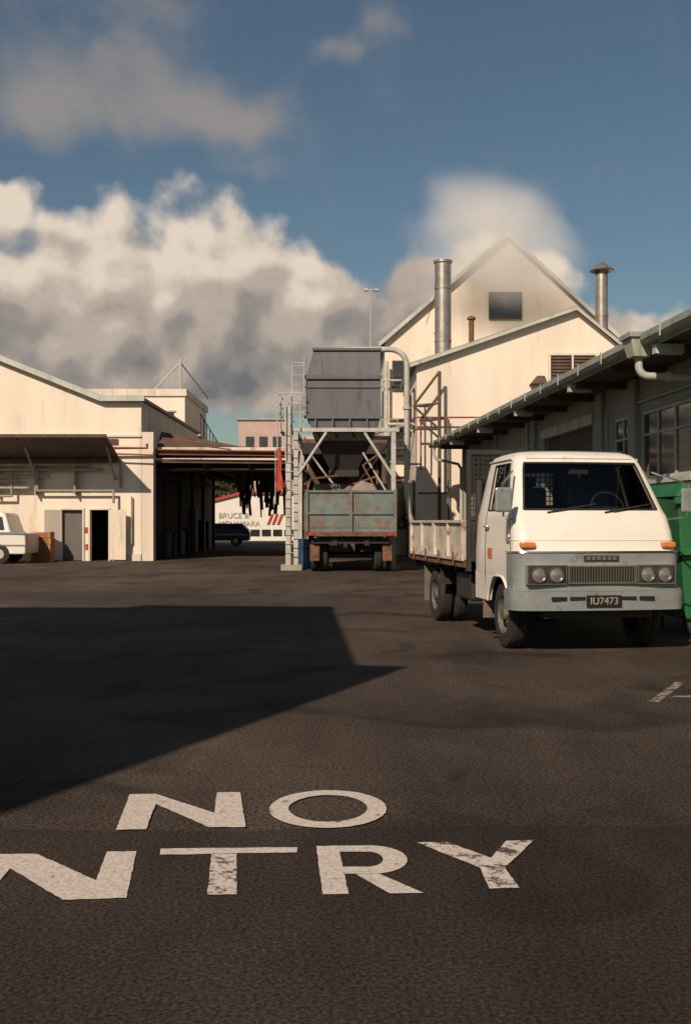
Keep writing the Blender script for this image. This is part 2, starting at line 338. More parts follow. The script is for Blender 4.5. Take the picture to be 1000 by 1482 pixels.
box(B,'attic_window_glass',(5.99,42.93,9.86),(7.22,42.97,10.83),dglass)
boxes(B,'attic_window_frame',[((5.93,42.88,9.8),(7.28,42.99,9.86)),((5.93,42.88,10.83),(7.28,42.99,10.9)),((5.93,42.88,9.862),(5.99,42.99,10.828)),((7.22,42.88,9.862),(7.28,42.99,10.828)),((6.57,42.9,9.862),(6.63,42.98,10.828)),((5.992,42.91,10.32),(7.218,42.96,10.36))],wood)
for i,(x,z0,z1) in enumerate([(2.0,6.9,8.0),(2.0,3.9,5.6),(2.0,1.2,3.0)]):
    box(B,'front_window_glass',(x,42.93,z0),(x+0.5,42.96,z1),dglass); boxes(B,'front_window_frame',[((x-0.07,42.9,z0-0.07),(x+0.57,42.99,z0)),((x-0.07,42.9,z1),(x+0.57,42.99,z1+0.07)),((x-0.07,42.9,z0+.001),(x,42.99,z1-.001)),((x+0.5,42.9,z0+.001),(x+0.57,42.99,z1-.001)),((x+.002,42.91,(z0+z1)/2),(x+0.498,42.95,(z0+z1)/2+.05))],wood)
boxes(B,'side_windows',[((1.58,y,z),(1.62,y+1.2,z+1.4)) for y in (44.5,48,51.5,55) for z in (2.0,5.6)],dglass)
wing=[(2.5,0),(10.2,0),(10.2,7.3),(9.6,7.6),(8.08,8.87),(2.5,6.95)]
prism(B,'wing',wing,'y',36.5,42.85,cream)
rake(B,'wing_roof_left',(2.25,6.875),(8.08,8.88),36.3,42.7,0.09,roofm)
rake(B,'wing_roof_right',(8.08,8.88),(10.4,7.0),36.3,42.7,0.09,roofm)
rake(B,'wing_barge_left',(2.25,6.80),(8.08,8.805),36.22,36.29,0.11,trim)
rake(B,'wing_barge_right',(8.08,8.805),(10.4,6.93),36.22,36.29,0.11,trim)
boxes(B,'wing_side_windows',[((2.44,y,z),(2.48,y+1.0,z+1.3)) for y in (37.2,39.2,41.2) for z in (1.6,4.9)],dglass)
boxes(B,'wing_side_sills',[((2.40,y-0.05,z-0.09),(2.49,y+1.05,z-0.002)) for y in (37.2,39.2,41.2) for z in (1.6,4.9)],trim)
boxes(B,'louvre_blades',[((7.2,36.38,6.42+k*0.115),(8.75,36.46,6.5+k*0.115)) for k in range(7)],wood)
boxes(B,'louvre_frame',[((7.12,36.36,6.3),(8.83,36.48,6.38)),((7.12,36.36,7.24),(8.83,36.48,7.32)),((7.12,36.36,6.382),(7.19,36.48,7.238)),((8.76,36.36,6.382),(8.83,36.48,7.238)),((7.93,36.36,6.382),(7.99,36.48,7.238))],cream2)
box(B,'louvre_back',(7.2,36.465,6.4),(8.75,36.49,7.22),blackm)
hexa(B,'vent_hood',[(6.45,35.9,6.2),(7.0,35.9,6.2),(7.0,36.49,6.2),(6.45,36.49,6.2)],[(6.7,36.2,6.5),(6.95,36.2,6.5),(6.95,36.49,6.5),(6.7,36.49,6.5)],wood)
box(B,'flashing',(2.52,36.40,5.5),(2.9,36.49,5.56),trim)
F1=root('flue_stack')
lathe(F1,'pipe',[(0.31,0),(0.31,1.9),(0.325,1.9),(0.325,1.97),(0.31,1.97),(0.31,3.9),(0.335,3.9),(0.335,4.0),(0.31,4.0),(0.31,4.85),(0.36,4.9),(0.36,4.98),(0.27,4.98),(0.27,4.2)],(3.69,39.3,6.3),stainl,'z',28)
tubes(F1,'stay',[([(3.69,39.6,9.0),(3.69,43.0,9.2)],0.03),([(3.45,39.3,10.2),(3.1,39.9,9.0)],0.012)],darkm,6)
F2=root('flue_stack.001')
lathe(F2,'pipe',[(0.235,0),(0.235,2.0),(0.255,2.0),(0.255,2.08),(0.235,2.08),(0.235,3.6)],(9.62,39,7.1),stainl,'z',24)
lathe(F2,'cap',[(0.0,0.36),(0.46,0.0),(0.44,-0.03),(0.0,0.2)],(9.62,39,10.85),stainl,'z',24)
tubes(F2,'cap_struts',[([(9.62+0.22*math.cos(a),39+0.22*math.sin(a),10.6),(9.62+0.27*math.cos(a),39+0.27*math.sin(a),10.92)],0.02) for a in (0.3,1.9,3.5,5.1)],darkm,6)
F3=root('vent_pipe')
lathe(F3,'pipe',[(0.10,0),(0.10,1.7),(0.16,1.7),(0.16,1.78),(0.0,1.85)],(4.73,39,7.3),rust,'z',14)

R=root('pipe_rack')
tubes(R,'red_pipes',[([(2.35,36.1,5.03),(7.0,36.1,5.03)],0.03),([(2.62,36.1,5.0),(2.62,36.1,3.2)],0.03),([(2.0,36.0,3.4),(2.62,36.0,3.4)],0.03)],redf,8)
tubes(R,'bracket_frame',[([(3.25,35.9,0),(3.25,35.9,6.6)],0.06),([(3.25,35.9,6.6),(2.35,35.9,5.4)],0.045),([(2.35,35.9,5.4),(3.25,35.9,5.5)],0.04),([(2.35,35.9,5.4),(3.25,35.9,4.6)],0.04),([(2.35,35.9,4.6),(3.25,35.9,4.6)],0.035),([(2.2,35.9,5.9),(2.2,35.9,3.2)],0.04),([(2.75,35.9,5.4),(2.75,35.9,3.5)],0.03)],wood,8)
tubes(R,'wall_pipes',[([(1.75,42.6,5.4),(2.45,42.6,5.4)],0.07),([(1.4,42.6,4.9),(1.4,42.6,7.2),(2.3,42.6,7.2)],0.05),([(1.2,41,4.9),(2.4,37,4.9)],0.05),([(1.7,42.6,0),(1.7,42.6,8)],0.06)],galv,8)
tubes(R,'dark_conduits',[([(1.3,42.55,4.4),(2.45,42.55,4.4)],0.05),([(1.3,42.55,3.2),(2.45,42.55,3.2)],0.06),([(3.6,36.3,0),(3.6,36.3,5.0)],0.03),([(2.55,36.35,2.4),(3.6,36.35,2.4)],0.03)],wood,8)

# ------------------------------------------------------------------ hopper on frame
H=root('storage_hopper')
hx0,hx1,hy0,hy1=-1.14,1.02,30.2,32.6
hexa(H,'bin_upper',[(hx0,hy0,5.62),(hx1,hy0,5.62),(hx1,hy1,5.62),(hx0,hy1,5.62)],[(-0.93,hy0+0.1,6.42),(hx1,hy0+0.1,6.42),(hx1,hy1-0.1,6.42),(-0.93,hy1-0.1,6.42)],hopm)
box(H,'bin_lower',(hx0,hy0,4.45),(hx1,hy1,5.58),hopm)
hexa(H,'bin_skirt',[(-1.0,hy0+0.06,4.12),(0.9,hy0+0.06,4.12),(0.9,hy1-0.1,4.12),(-1.0,hy1-0.1,4.12)],[(-1.1,hy0+0.02,4.448),(0.98,hy0+0.02,4.448),(0.98,hy1,4.448),(-1.1,hy1,4.448)],hopm)
boxes(H,'stiffeners',[((hx0-0.06,hy0-0.07,5.55),(hx1+0.05,hy0+0.0,5.66)),((hx0-0.06,hy0-0.06,4.40),(hx1+0.05,hy0-0.001,4.49)),((-0.97,hy0+0.03,6.40),(hx1+0.04,hy0+0.12,6.47)),((hx0-0.05,hy0-0.04,5.30),(hx1+0.04,hy0-0.002,5.34))]+[((x,hy0-0.045,4.11),(x+0.05,hy0+0.05,4.40)) for x in(-0.9,-0.4,0.1,0.6)]+[((x,hy0-0.012,4.50),(x+0.012,hy0-0.001,5.29)) for x in(-0.42,0.3)],hopm)
hexa(H,'discharge_cone',[(-0.45,31.0,2.95),(0.35,31.0,2.95),(0.35,31.8,2.95),(-0.45,31.8,2.95)],[(-0.98,30.4,4.0),(0.88,30.4,4.0),(0.88,32.4,4.0),(-0.98,32.4,4.0)],darkm)
box(H,'discharge_gate',(-0.5,30.95,2.75),(0.4,31.85,2.948),darkm)
boxes(H,'platform',[((-1.55,29.95,4.0),(1.55,30.1,4.11)),((-1.55,32.75,4.0),(1.55,32.9,4.11)),((-1.55,30.1,4.0),(-1.42,32.75,4.11)),((1.42,30.1,4.0),(1.55,32.75,4.11)),((-1.9,29.95,4.0),(-1.56,31.5,4.05))],galv)
boxes(H,'legs',[((-1.5,29.95,0),(-1.37,30.08,3.99)),((-1.72,29.8,0.15),(-1.58,29.94,4.7)),((1.32,29.95,0),(1.45,30.08,3.99)),((-1.5,32.77,0),(-1.37,32.9,3.99)),((1.32,32.77,0),(1.45,32.9,3.99))],galv)
tubes(H,'braces',[([(-1.4,30.0,2.7),(-0.55,30.0,3.98)],0.045),([(1.38,30.0,2.7),(0.55,30.0,3.98)],0.045),([(-1.4,32.8,0.3),(1.38,32.8,3.9)],0.035),([(1.38,32.8,0.3),(-1.4,32.8,3.9)],0.035),([(-1.43,30.0,2.5),(-1.43,32.8,3.9)],0.04),([(1.38,30.0,2.5),(1.38,32.8,3.9)],0.04),([(0.5,29.98,3.4),(1.4,29.98,1.9)],0.03),([(-1.6,29.87,4.1),(-1.6,29.87,0.2)],0.06)],galv,8)
box(H,'footing',(-1.85,29.7,0),(-1.25,30.2,0.16),conc)
boxes(H,'footing_small',[((1.2,29.85,0),(1.6,30.2,0.1)),((-1.6,32.6,0),(-1.25,33.0,0.1)),((1.2,32.6,0),(1.6,33.0,0.1))],conc)
hr=[]
for x in(-1.85,-1.6,-1.3): hr.append(([(x,29.9,4.05),(x,29.9,5.1)],0.02))
for z in(4.55,4.8,5.1): hr.append(([(-1.9,29.9,z),(-1.2,29.9,z)],0.02)); hr.append(([(-1.9,29.9,z),(-1.9,31.4,z)],0.02))
for x in(-1.55,-1.2): hr.append(([(x,30.05,4.1),(x,30.05,6.0)],0.018))
for k in range(7): hr.append(([(-1.55,30.05,4.3+k*0.27),(-1.2,30.05,4.3+k*0.27)],0.012))
hr.append(([(-1.55,30.05,6.0),(-1.2,30.05,6.0),(-1.2,30.6,6.3)],0.018))
for k in range(14): hr.append(([(-1.72,29.78,0.5+k*0.26),(-1.42,29.78,0.5+k*0.26)],0.012))
for x in (-1.95,-1.72): hr.append(([(x,29.7,3.2),(x,29.7,5.0)],0.018))
hr+=[([(x,30.0,4.11),(x,30.0,4.35)],0.015) for x in (1.1,1.5)]+[([(1.05,30.0,4.36),(1.55,30.0,4.36)],0.015)]
tubes(H,'ladder_and_rails',hr,galv,6)
D=root('blower_duct')
pts=[(-0.15,31.0,6.40),(-0.12,31.0,6.50),(0.0,31.0,6.55),(1.25,31.0,6.55)]+[(1.35+0.48*math.sin(math.radians(a)),31.0,6.07+0.48*math.cos(math.radians(a))) for a in range(0,91,15)]+[(1.83,31,4.0),(1.83,31,2.2),(1.88,31,1.7),(2.0,31.0,1.3),(2.15,31.3,0.95),(2.3,31.8,0.9),(2.4,33,0.9)]
tubes(D,'pipe',[(pts,0.085)],galv,14)
lathe(D,'flange',[(0.085,-0.04),(0.125,-0.04),(0.125,0.04),(0.085,0.04)],(1.83,31,4.8),galv,'z',14)
lathe(D,'flange_low',[(0.085,-0.04),(0.125,-0.04),(0.125,0.04),(0.085,0.04)],(1.83,31,2.6),galv,'z',14)
boxes(D,'duct_support',[((1.55,30.95,4.0),(1.76,31.05,4.06)),((2.3,32.8,0),(2.5,33.3,0.8))],darkm)

# ------------------------------------------------------------------ wheels
def wheel(r,c,R=0.37,w=0.2,side=-1,name='wheel'):
    h=w/2;k=R/0.37
    pr=[(0.21*k,-h*0.9),(0.31*k,-h),(0.355*k,-h*0.85),(0.37*k,-h*0.5),(0.37*k,-h*0.2),(0.36*k,-h*0.18),(0.36*k,-h*0.1),(0.37*k,-h*0.08),(0.37*k,h*0.5),(0.355*k,h*0.85),(0.31*k,h),(0.21*k,h*0.9)]
    lathe(r,name+'_tyre',pr,c,rubber)
    s=side
    pr=[(0.212*k,s*h*0.9),(0.195*k,s*h*0.6),(0.17*k,s*h*0.15),(0.11*k,s*h*0.45),(0.075*k,s*h*0.5),(0.07*k,s*h*1.0),(0.0,s*h*1.0)]
    lathe(r,name+'_rim',pr,c,rimm)
    tubes(r,name+'_nuts',[([(c[0]+s*h*0.4,c[1]+0.095*k*math.cos(a),c[2]+0.095*k*math.sin(a)),(c[0]+s*h*0.7,c[1]+0.095*k*math.cos(a),c[2]+0.095*k*math.sin(a))],0.012*k) for a in [i*math.pi/3 for i in range(6)]],rimm,6)

# ------------------------------------------------------------------ tipper truck under the hopper
T=root('tipper_truck')
tx0,tx1,ty0,ty1=-1.08,1.38,28.4,33.0
boxes(T,'body_floor_and_sides',[((tx0,ty0,1.12),(tx1,ty1,1.22)),((tx0,ty0+.06,1.222),(tx0+0.06,ty1,2.25)),((tx1-0.06,ty0+.06,1.222),(tx1,ty1,2.25)),((tx0+.062,ty1-0.06,1.222),(tx1-.062,ty1,2.6))],teal)
box(T,'tailgate',(tx0+.01,ty0-0.0,1.23),(tx1-.01,ty0+0.055,2.22),teal)
rb=[((x,ty0-0.07,1.12),(x+0.08,ty0-0.003,2.28)) for x in (tx0-0.02,0.11,tx1-0.06)]
rb+=[((tx0+.062,ty0-0.05,z),(0.108,ty0-0.003,z+0.06)) for z in (1.6,2.2)]+[((0.192,ty0-0.05,z),(tx1-.062,ty0-0.003,z+0.06)) for z in (1.6,2.2)]
boxes(T,'ribs',rb,teal)
box(T,'rust_sill',(tx0-0.02,ty0-0.06,1.0),(tx1+0.02,ty0+0.2,1.118),rust)
boxes(T,'chassis',[((-0.35,ty0+0.1,0.75),(-0.22,34.8,0.98)),((0.52,ty0+0.1,0.75),(0.65,34.8,0.98)),((-0.9,ty0+0.15,0.8),(1.2,ty0+0.25,0.95))],darkm)
boxes(T,'mudflaps',[((-0.98,ty0+0.25,0.32),(-0.72,ty0+0.28,0.8)),((1.02,ty0+0.25,0.32),(1.28,ty0+0.28,0.8))],rust)
for x in(-0.86,-0.6,0.9,1.16):
    wheel(T,(x,29.3,0.44),0.44,0.22,-1 if x<0 else 1); wheel(T,(x,30.6,0.44),0.44,0.22,-1 if x<0 else 1,'wheel_mid')
for x in(-0.8,1.1): wheel(T,(x,34.2,0.44),0.44,0.22,-1 if x<0 else 1,'wheel_front')
tubes(T,'axles',[([(-0.8,29.3,0.44),(1.1,29.3,0.44)],0.07),([(-0.8,30.6,0.44),(1.1,30.6,0.44)],0.07)],darkm,8)
hexa(T,'cab',[(-0.95,33.4,0.7),(1.25,33.4,0.7),(1.25,35.0,0.7),(-0.95,35.0,0.7)],[(-0.85,33.45,2.5),(1.15,33.45,2.5),(1.15,34.7,2.5),(-0.85,34.7,2.5)],bluem,bevel=0.08)
box(T,'cab_rear_window',(-0.5,33.41,1.8),(0.8,33.425,2.25),dglass)
me=bpy.data.meshes.new('load'); bm=bmesh.new(); bmesh.ops.create_grid(bm,x_segments=26,y_segments=26,size=0.5)
for v_ in bm.verts:
    d=math.hypot(v_.co.x,v_.co.y); z=max(0,0.55-d*1.0)+random.uniform(-.05,.06)
    v_.co=Vector((0.15+v_.co.x*2.3,30.6+v_.co.y*4.2,1.9+z))
bm.to_mesh(me); bm.free(); o=bpy.data.objects.new('load',me); C.objects.link(o); o.parent=T; me.materials.append(mat('load_grain',(0.22,0.15,0.10),0.9,0.4,10))
obj(T,'tarpaulin',[(0.1,28.6,2.22),(0.5,28.6,2.24),(0.85,28.7,2.26),(0.75,28.9,2.45),(0.45,28.95,2.55),(0.25,28.8,2.42),(0.6,29.4,2.3)],[(0,1,5),(1,4,5),(1,2,3,4),(3,6,4)],tarpm)
tubes(T,'tarp_hoops',[([(tx0,29.2,2.25),(tx0+.1,29.2,2.6),(-0.2,29.3,2.7)],0.03),([(0.9,29.5,2.25),(0.5,29.6,3.0),(0.9,29.8,3.3)],0.035)],rust,6)
boxes(T,'tail_lights',[((-1.0,ty0-0.09,1.02),(-0.86,ty0-0.062,1.1)),((1.16,ty0-0.09,1.02),(1.30,ty0-0.062,1.1))],redm)
Fg=root('red_flag')
V=[];F=[];
for i in range(9):
    wd=0.035+0.035*i/8
    for j in range(4):
        V.append((-1.97+j*wd+0.03*math.sin(i*0.9),29.6+0.05*math.sin(j*2+i),3.4-i*0.145+0.05*j))
for i in range(8):
    for j in range(3): a=i*4+j; F.append((a,a+1,a+5,a+4))
obj(Fg,'cloth',V,F,redm,smooth=True,split=180); tubes(Fg,'staff',[([(-2.0,29.62,1.9),(-2.0,29.62,3.5),(-1.7,29.75,3.5)],0.015)],galv,6)
Dr=root('oil_drum'); lathe(Dr,'drum',[(0,0),(0.28,0),(0.29,0.28),(0.28,0.3),(0.28,0.58),(0.295,0.6),(0.28,0.62),(0.28,0.88),(0.26,0.86),(0,0.86)],(-1.15,31.2,0),bluem,'z',20)

# ------------------------------------------------------------------ warehouse left
A=root('warehouse_building')
dh=[(-10.11,-9.37,0,1.82),(-9.1,-8.44,0,1.82)]
wallholes(A,'front_wall','y',37,0.25,-26,-7.28,0,4.4,dh,cream)
prism(A,'gable_wall',[(-26,4.402),(-7.28,4.402),(-7.28,5.7),(-8.85,5.8),(-12.33,7.2),(-17.3,9.2),(-26,5.7)],'y',37,37.25,cream)
box(A,'side_wall',(-7.5,37.25,0),(-7.28,51,5.7),cream2)
box(A,'rear_wall',(-26,51,0),(-7.28,51.2,5.7),cream2)
box(A,'left_wall',(-26,37.25,0),(-25.8,51,5.7),cream2)
hexa(A,'roof',[(-17.3,36.8,9.24),(-8.7,36.8,5.78),(-8.7,51.4,5.78),(-17.3,51.4,9.24)],[(-17.3,36.8,9.36),(-8.7,36.8,5.9),(-8.7,51.4,5.9),(-17.3,51.4,9.36)],roofm)
hexa(A,'roof_far',[(-26.3,36.8,5.6),(-17.3,36.8,9.24),(-17.3,51.4,9.24),(-26.3,51.4,5.6)],[(-26.3,36.8,5.72),(-17.3,36.8,9.36),(-17.3,51.4,9.36),(-26.3,51.4,5.72)],roofm)
hexa(A,'roof_flat',[(-8.7,36.8,5.8),(-7.15,36.8,5.72),(-7.15,51.4,5.72),(-8.7,51.4,5.8)],[(-8.7,36.8,5.9),(-7.15,36.8,5.82),(-7.15,51.4,5.82),(-8.7,51.4,5.9)],roofm)
hexa(A,'barge',[(-17.3,36.72,9.14),(-8.7,36.72,5.68),(-8.7,36.79,5.68),(-17.3,36.79,9.14)],[(-17.3,36.72,9.34),(-8.7,36.72,5.88),(-8.7,36.79,5.88),(-17.3,36.79,9.34)],trim)
box(A,'barge_flat',(-8.69,36.72,5.68),(-7.12,36.79,5.88),trim)
box(A,'string_course',(-26,36.93,4.42),(-7.28,36.998,4.5),cream2)
box(A,'corner_pilaster',(-7.27,37.0,0),(-6.85,37.5,4.6),cream2)
obj(A,'awning',[(-22,34.7,4.25),(-8.0,34.7,4.25),(-8.05,36.98,3.62),(-22,36.98,3.62),(-22,34.7,4.30),(-8.0,34.7,4.30),(-8.05,36.98,3.67),(-22,36.98,3.67)],BF,awn)
boxes(A,'awning_beam',[((-22,36.7,3.5),(-8.05,36.82,3.6)),((-22,34.66,4.22),(-7.98,34.698,4.33))],wood)
boxes(A,'awning_ribs',[((-21+k*0.9,34.72,4.16),(-20.95+k*0.9,35.2,4.245)) for k in range(14)],wood)
tubes(A,'awning_struts',[([(x,36.97,2.9),(x,35.6,3.98)],0.04) for x in(-8.2,-11,-14,-17)],pipem,8)
tubes(A,'wall_pipes',[([(-22,36.75,3.25),(-8.6,36.75,3.25)],0.06),([(-22,36.75,3.02),(-10.5,36.75,3.02)],0.05),([(-22,36.75,2.85),(-11.5,36.75,2.85)],0.05),([(-10.9,36.7,3.25),(-10.9,36.7,2.5),(-8.2,36.7,2.5),(-8.2,36.7,2.05)],0.05),([(-22,36.75,2.6),(-11.2,36.75,2.6)],0.055),([(-8.45,36.9,3.6),(-8.0,36.9,3.6),(-8.0,36.9,2.6)],0.05),([(-11.8,36.7,3.15),(-11.8,36.7,2.3),(-12.6,36.7,2.3)],0.05),([(-22,36.7,2.42),(-12.6,36.7,2.42)],0.035),([(-7.6,36.9,0.6),(-7.6,36.9,2.3)],0.03),([(-22,36.7,3.42),(-9.0,36.7,3.42)],0.05)],pipem,8)
boxes(A,'pipe_brackets',[((x,36.68,2.35),(x+0.05,36.998,3.5)) for x in (-9.6,-11.0,-12.4,-14)],pipem)
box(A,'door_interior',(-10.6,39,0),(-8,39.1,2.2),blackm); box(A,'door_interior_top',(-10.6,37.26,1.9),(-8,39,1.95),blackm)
box(A,'grey_door',(-10.1,37.12,0.02),(-9.38,37.16,1.8),mat('door_grey',(0.13,0.12,0.105),0.6,0.2,3))
hexa(A,'door_leaf_open_left',[(-10.62,36.6,0.05),(-10.12,36.96,0.05),(-10.12,36.99,0.05),(-10.62,36.64,0.05)],[(-10.62,36.6,1.82),(-10.12,36.96,1.82),(-10.12,36.99,1.82),(-10.62,36.64,1.82)],cream2)
hexa(A,'door_leaf_open_right',[(-8.42,36.96,0.05),(-7.75,36.6,0.05),(-7.75,36.64,0.05),(-8.42,36.99,0.05)],[(-8.42,36.96,1.82),(-7.75,36.6,1.82),(-7.75,36.64,1.82),(-8.42,36.99,1.82)],cream2)
boxes(A,'door_frames',[((a-0.06,36.95,0),(a,36.998,1.88)) for a in (-10.11,-9.1)]+[((b,36.95,0),(b+0.06,36.998,1.88)) for b in(-9.37,-8.44)]+[((a,36.95,1.82),(b,36.998,1.88)) for a,b in((-10.11,-9.37),(-9.1,-8.44))],cream2)
boxes(A,'notices',[((-9.3,36.97,1.0),(-9.15,36.99,1.2)),((-9.27,36.97,0.4),(-9.17,36.99,0.6))],redm)
boxes(A,'plinth',[((-26,36.94,0),(-10.75,36.998,0.25)),((-8.3,36.94,0),(-7.28,36.998,0.25))],cream2)
tubes(A,'red_pipe',[([(-8.3,36.6,4.0),(-7.0,36.6,4.0),(-7.0,36.6,4.15)],0.05),([(-8.3,36.6,3.8),(-6.8,36.6,3.75)],0.03)],redf,8)
boxes(A,'small_signs',[((-8.55,36.95,4.15),(-8.1,36.99,4.35))],wood)
K=root('office_building')
box(K,'walls',(-14.5,52,0),(-8.05,60,7.7),cream)
box(K,'parapet',(-14.6,51.9,7.7),(-7.95,60.1,8.05),cream2)
boxes(K,'windows',[((-11.0,51.95,6.2),(-9.9,51.99,6.9)),((-9.3,51.95,6.2),(-8.6,51.99,6.9))],dglass)
boxes(K,'window_frames',[((-11.1,51.93,6.1),(-8.5,51.985,6.19)),((-11.1,51.93,6.91),(-8.5,51.985,6.98))],trim)
tubes(K,'roof_frame',[([(-8.3,52.2,8.05),(-8.3,52.2,9.6)],0.06),([(-8.3,52.2,9.4),(-9.6,52.2,8.05)],0.05),([(-8.3,52.2,9.4),(-7.4,56,8.05)],0.04),([(-8.9,52.2,8.8),(-8.3,52.2,8.8)],0.03)],trim,6)
hexa(K,'fire_stair',[(-8.0,53,5.8),(-7.4,53,5.8),(-7.2,60,4.6),(-8.0,60,4.6)],[(-8.0,53,5.95),(-7.4,53,5.95),(-7.2,60,4.75),(-8.0,60,4.75)],cream2)
tubes(K,'stair_rails',[([(-7.4,53,6.9),(-7.2,60,5.7)],0.03)]+[([(-7.4+0.2*k/7,53+k,5.9-1.2*k/7),(-7.4+0.2*k/7,53+k,6.9-1.2*k/7)],0.025) for k in range(8)],darkm,6)
boxes(K,'side_units',[((-8.04,53.5+k*1.6,5.0),(-7.5,54.2+k*1.6,5.7-0.15*k)) for k in range(4)],rust)

# ------------------------------------------------------------------ covered way
Q=root('loading_canopy')
boxes(Q,'roof',[((-7.2,37.6,3.95),(-1.95,57,4.05))],roofm)
hexa(Q,'front_monitor',[(-6.85,37.6,4.06),(-2.0,37.6,4.06),(-2.0,40,4.06),(-6.85,40,4.06)],[(-6.85,38.6,4.75),(-3.9,38.6,4.2),(-3.9,40,4.2),(-6.85,40,4.75)],wood)
boxes(Q,'fascia',[((-7.2,37.52,3.62),(-1.95,37.598,3.70)),((-7.2,37.50,3.98),(-1.95,37.598,4.09))],cream2)
tubes(Q,'red_pipes',[([(-7.6,37.3,4.0),(-1.6,37.3,3.92)],0.03),([(-7.0,37.3,3.82),(-1.6,37.3,3.76)],0.018),([(-6.6,37.35,4.42),(-4.2,37.35,4.12)],0.02)],redf,6)
tubes(Q,'pipes',[([(-7.2,37.4,3.55),(-1.6,37.4,3.5)],0.035),([(-7.2,37.42,3.88),(-1.6,37.42,3.84)],0.03),([(-7.2,38.2,3.3),(-1.8,38.2,3.3)],0.05),([(-6.6,39,3.1),(-6.4,56,3.1)],0.08),([(-5.6,39,3.3),(-5.4,56,3.3)],0.06)],wood,8)
boxes(Q,'beams',[((-7.1,38.5+k*2.2,3.6),(-2.0,38.65+k*2.2,3.94)) for k in range(9)],darkm)
boxes(Q,'long_beams',[((x,37.8,3.42),(x+0.12,57,3.59)) for x in(-5.2,-3.6,-2.2)],darkm)
boxes(Q,'columns',[((-6.95,y,0),(-6.8,y+0.15,3.6)) for y in(39.5,43,46.5,50,54)]+[((-2.2,y,0),(-2.05,y+0.15,3.42)) for y in(45,51)],darkm)
hs=[]
for k in range(26):
    x=random.uniform(-4.5,-2.6); y=random.uniform(40,46); zt=3.5; zb=random.uniform(1.5,2.8)
    hs.append(([(x,y,zt),(x+random.uniform(-.06,.06),y,(zt+zb)/2),(x+random.uniform(-.1,.1),y,zb)],random.uniform(.03,.09)))
tubes(Q,'hanging_hoses',hs,darkm,6)
boxes(Q,'hanging_trolleys',[((x,y,2.6),(x+random.uniform(.2,.5),y+.3,3.4)) for x,y in((-4.3,41),(-3.5,43),(-3.0,41.5),(-4.6,45))],darkm)
box(Q,'side_wall_shade',(-7.26,37.9,0),(-7.2,56,3.94),wood)  # dark sheet over the warehouse side wall, shade under the roof as colour
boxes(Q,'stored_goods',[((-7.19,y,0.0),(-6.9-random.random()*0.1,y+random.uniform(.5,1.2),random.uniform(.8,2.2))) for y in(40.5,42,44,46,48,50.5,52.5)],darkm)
M=root('machinery_shed')
boxes(M,'roof',[((-1.85,38.2,4.3),(1.55,50,4.42))],rust)
boxes(M,'walls',[((-1.8,49.8,0),(1.5,50,4.29)),((1.35,38.4,0),(1.5,49.8,4.29))],wood)
boxes(M,'front_beam',[((-1.85,38.2,3.9),(1.55,38.35,4.29))],darkm)
boxes(M,'machinery',[((-1.2,42,0),(0.2,44,2.4)),((-0.9,41,2.4),(0.6,43,3.2)),((0.4,43,0),(1.2,45,2.9))],darkm,bevel=0.05)
tubes(M,'conveyor',[([(-0.8,40,1.5),(1.1,41,4.1)],0.18),([(-1.5,39,0),(-1.5,39,3.9)],0.06),([(1.2,39,0),(1.2,39,3.9)],0.06),([(-1.5,39,2.2),(1.2,39,3.1)],0.05)],rust,8)
# distant white factory with sign (76 m away)
E=root('sign_factory_building')
ey=76.0
prism(E,'walls',[(-18,0),(-1.0,0),(-1.0,3.45),(-7.6,3.45),(-11.3,2.5),(-18,0.8)],'y',ey,95,whiteplain)
hexa(E,'red_barge',[(-18,ey-.2,0.75),(-7.6,ey-.2,3.40),(-7.6,ey-.1,3.40),(-18,ey-.1,0.75)],[(-18,ey-.2,0.95),(-7.6,ey-.2,3.6),(-7.6,ey-.1,3.6),(-18,ey-.1,0.95)],redm)
box(E,'red_capping',(-7.59,ey-.2,3.42),(-1,ey-.1,3.6),redm)
sg=mat('sign_grey',(0.38,0.34,0.31),0.7,0.2,3)
text(E,'sign_text','BRUCE &',0.56,(-9.3,ey-.05,1.66),(math.pi/2,0,0),sg,0.01,'LEFT')
text(E,'sign_text_lower','MCNAMARA',0.54,(-9.3,ey-.05,1.08),(math.pi/2,0,0),sg,0.01,'LEFT')
for k in range(3):
    x=-5.75+k*0.36
    hexa(E,'red_stripe',[(x,ey-.08,1.2),(x+0.18,ey-.08,1.2),(x+0.18,ey-.03,1.2),(x,ey-.03,1.2)],[(x+0.3,ey-.08,1.95),(x+0.48,ey-.08,1.95),(x+0.48,ey-.03,1.95),(x+0.3,ey-.03,1.95)],redm)
boxes(E,'ribbon_windows',[((-9.4+k*0.82,ey-.06,0.35),(-8.75+k*0.82,ey-.02,0.82)) for k in range(10)],dglass)
pk=mat('pink_render',(0.46,0.33,0.29),0.9,0.15,1)
Pk=root('pink_building'); box(Pk,'walls',(-10.3,100,0),(-5.8,110,11.2),pk); box(Pk,'roof_edge',(-10.5,99.8,11.2),(-5.6,110.2,11.4),roofm)
box(Pk,'lower_wing',(-5.79,101,0),(3,110,9.8),pk)
boxes(Pk,'windows',[((-9.6+k*1.3,99.94,8.6),(-8.8+k*1.3,99.99,9.6)) for k in range(3)],dglass)
Lm=root('light_mast')
tubes(Lm,'pole',[([(1.95,80,0),(1.95,80,19.4)],[0.12,0.05]),([(1.6,80,19.3),(2.3,80,19.3)],0.04)],galv,8)
boxes(Lm,'lamp_heads',[((1.4,79.8,19.2),(1.7,80.2,19.36)),((2.2,79.8,19.2),(2.5,80.2,19.36))],galv)
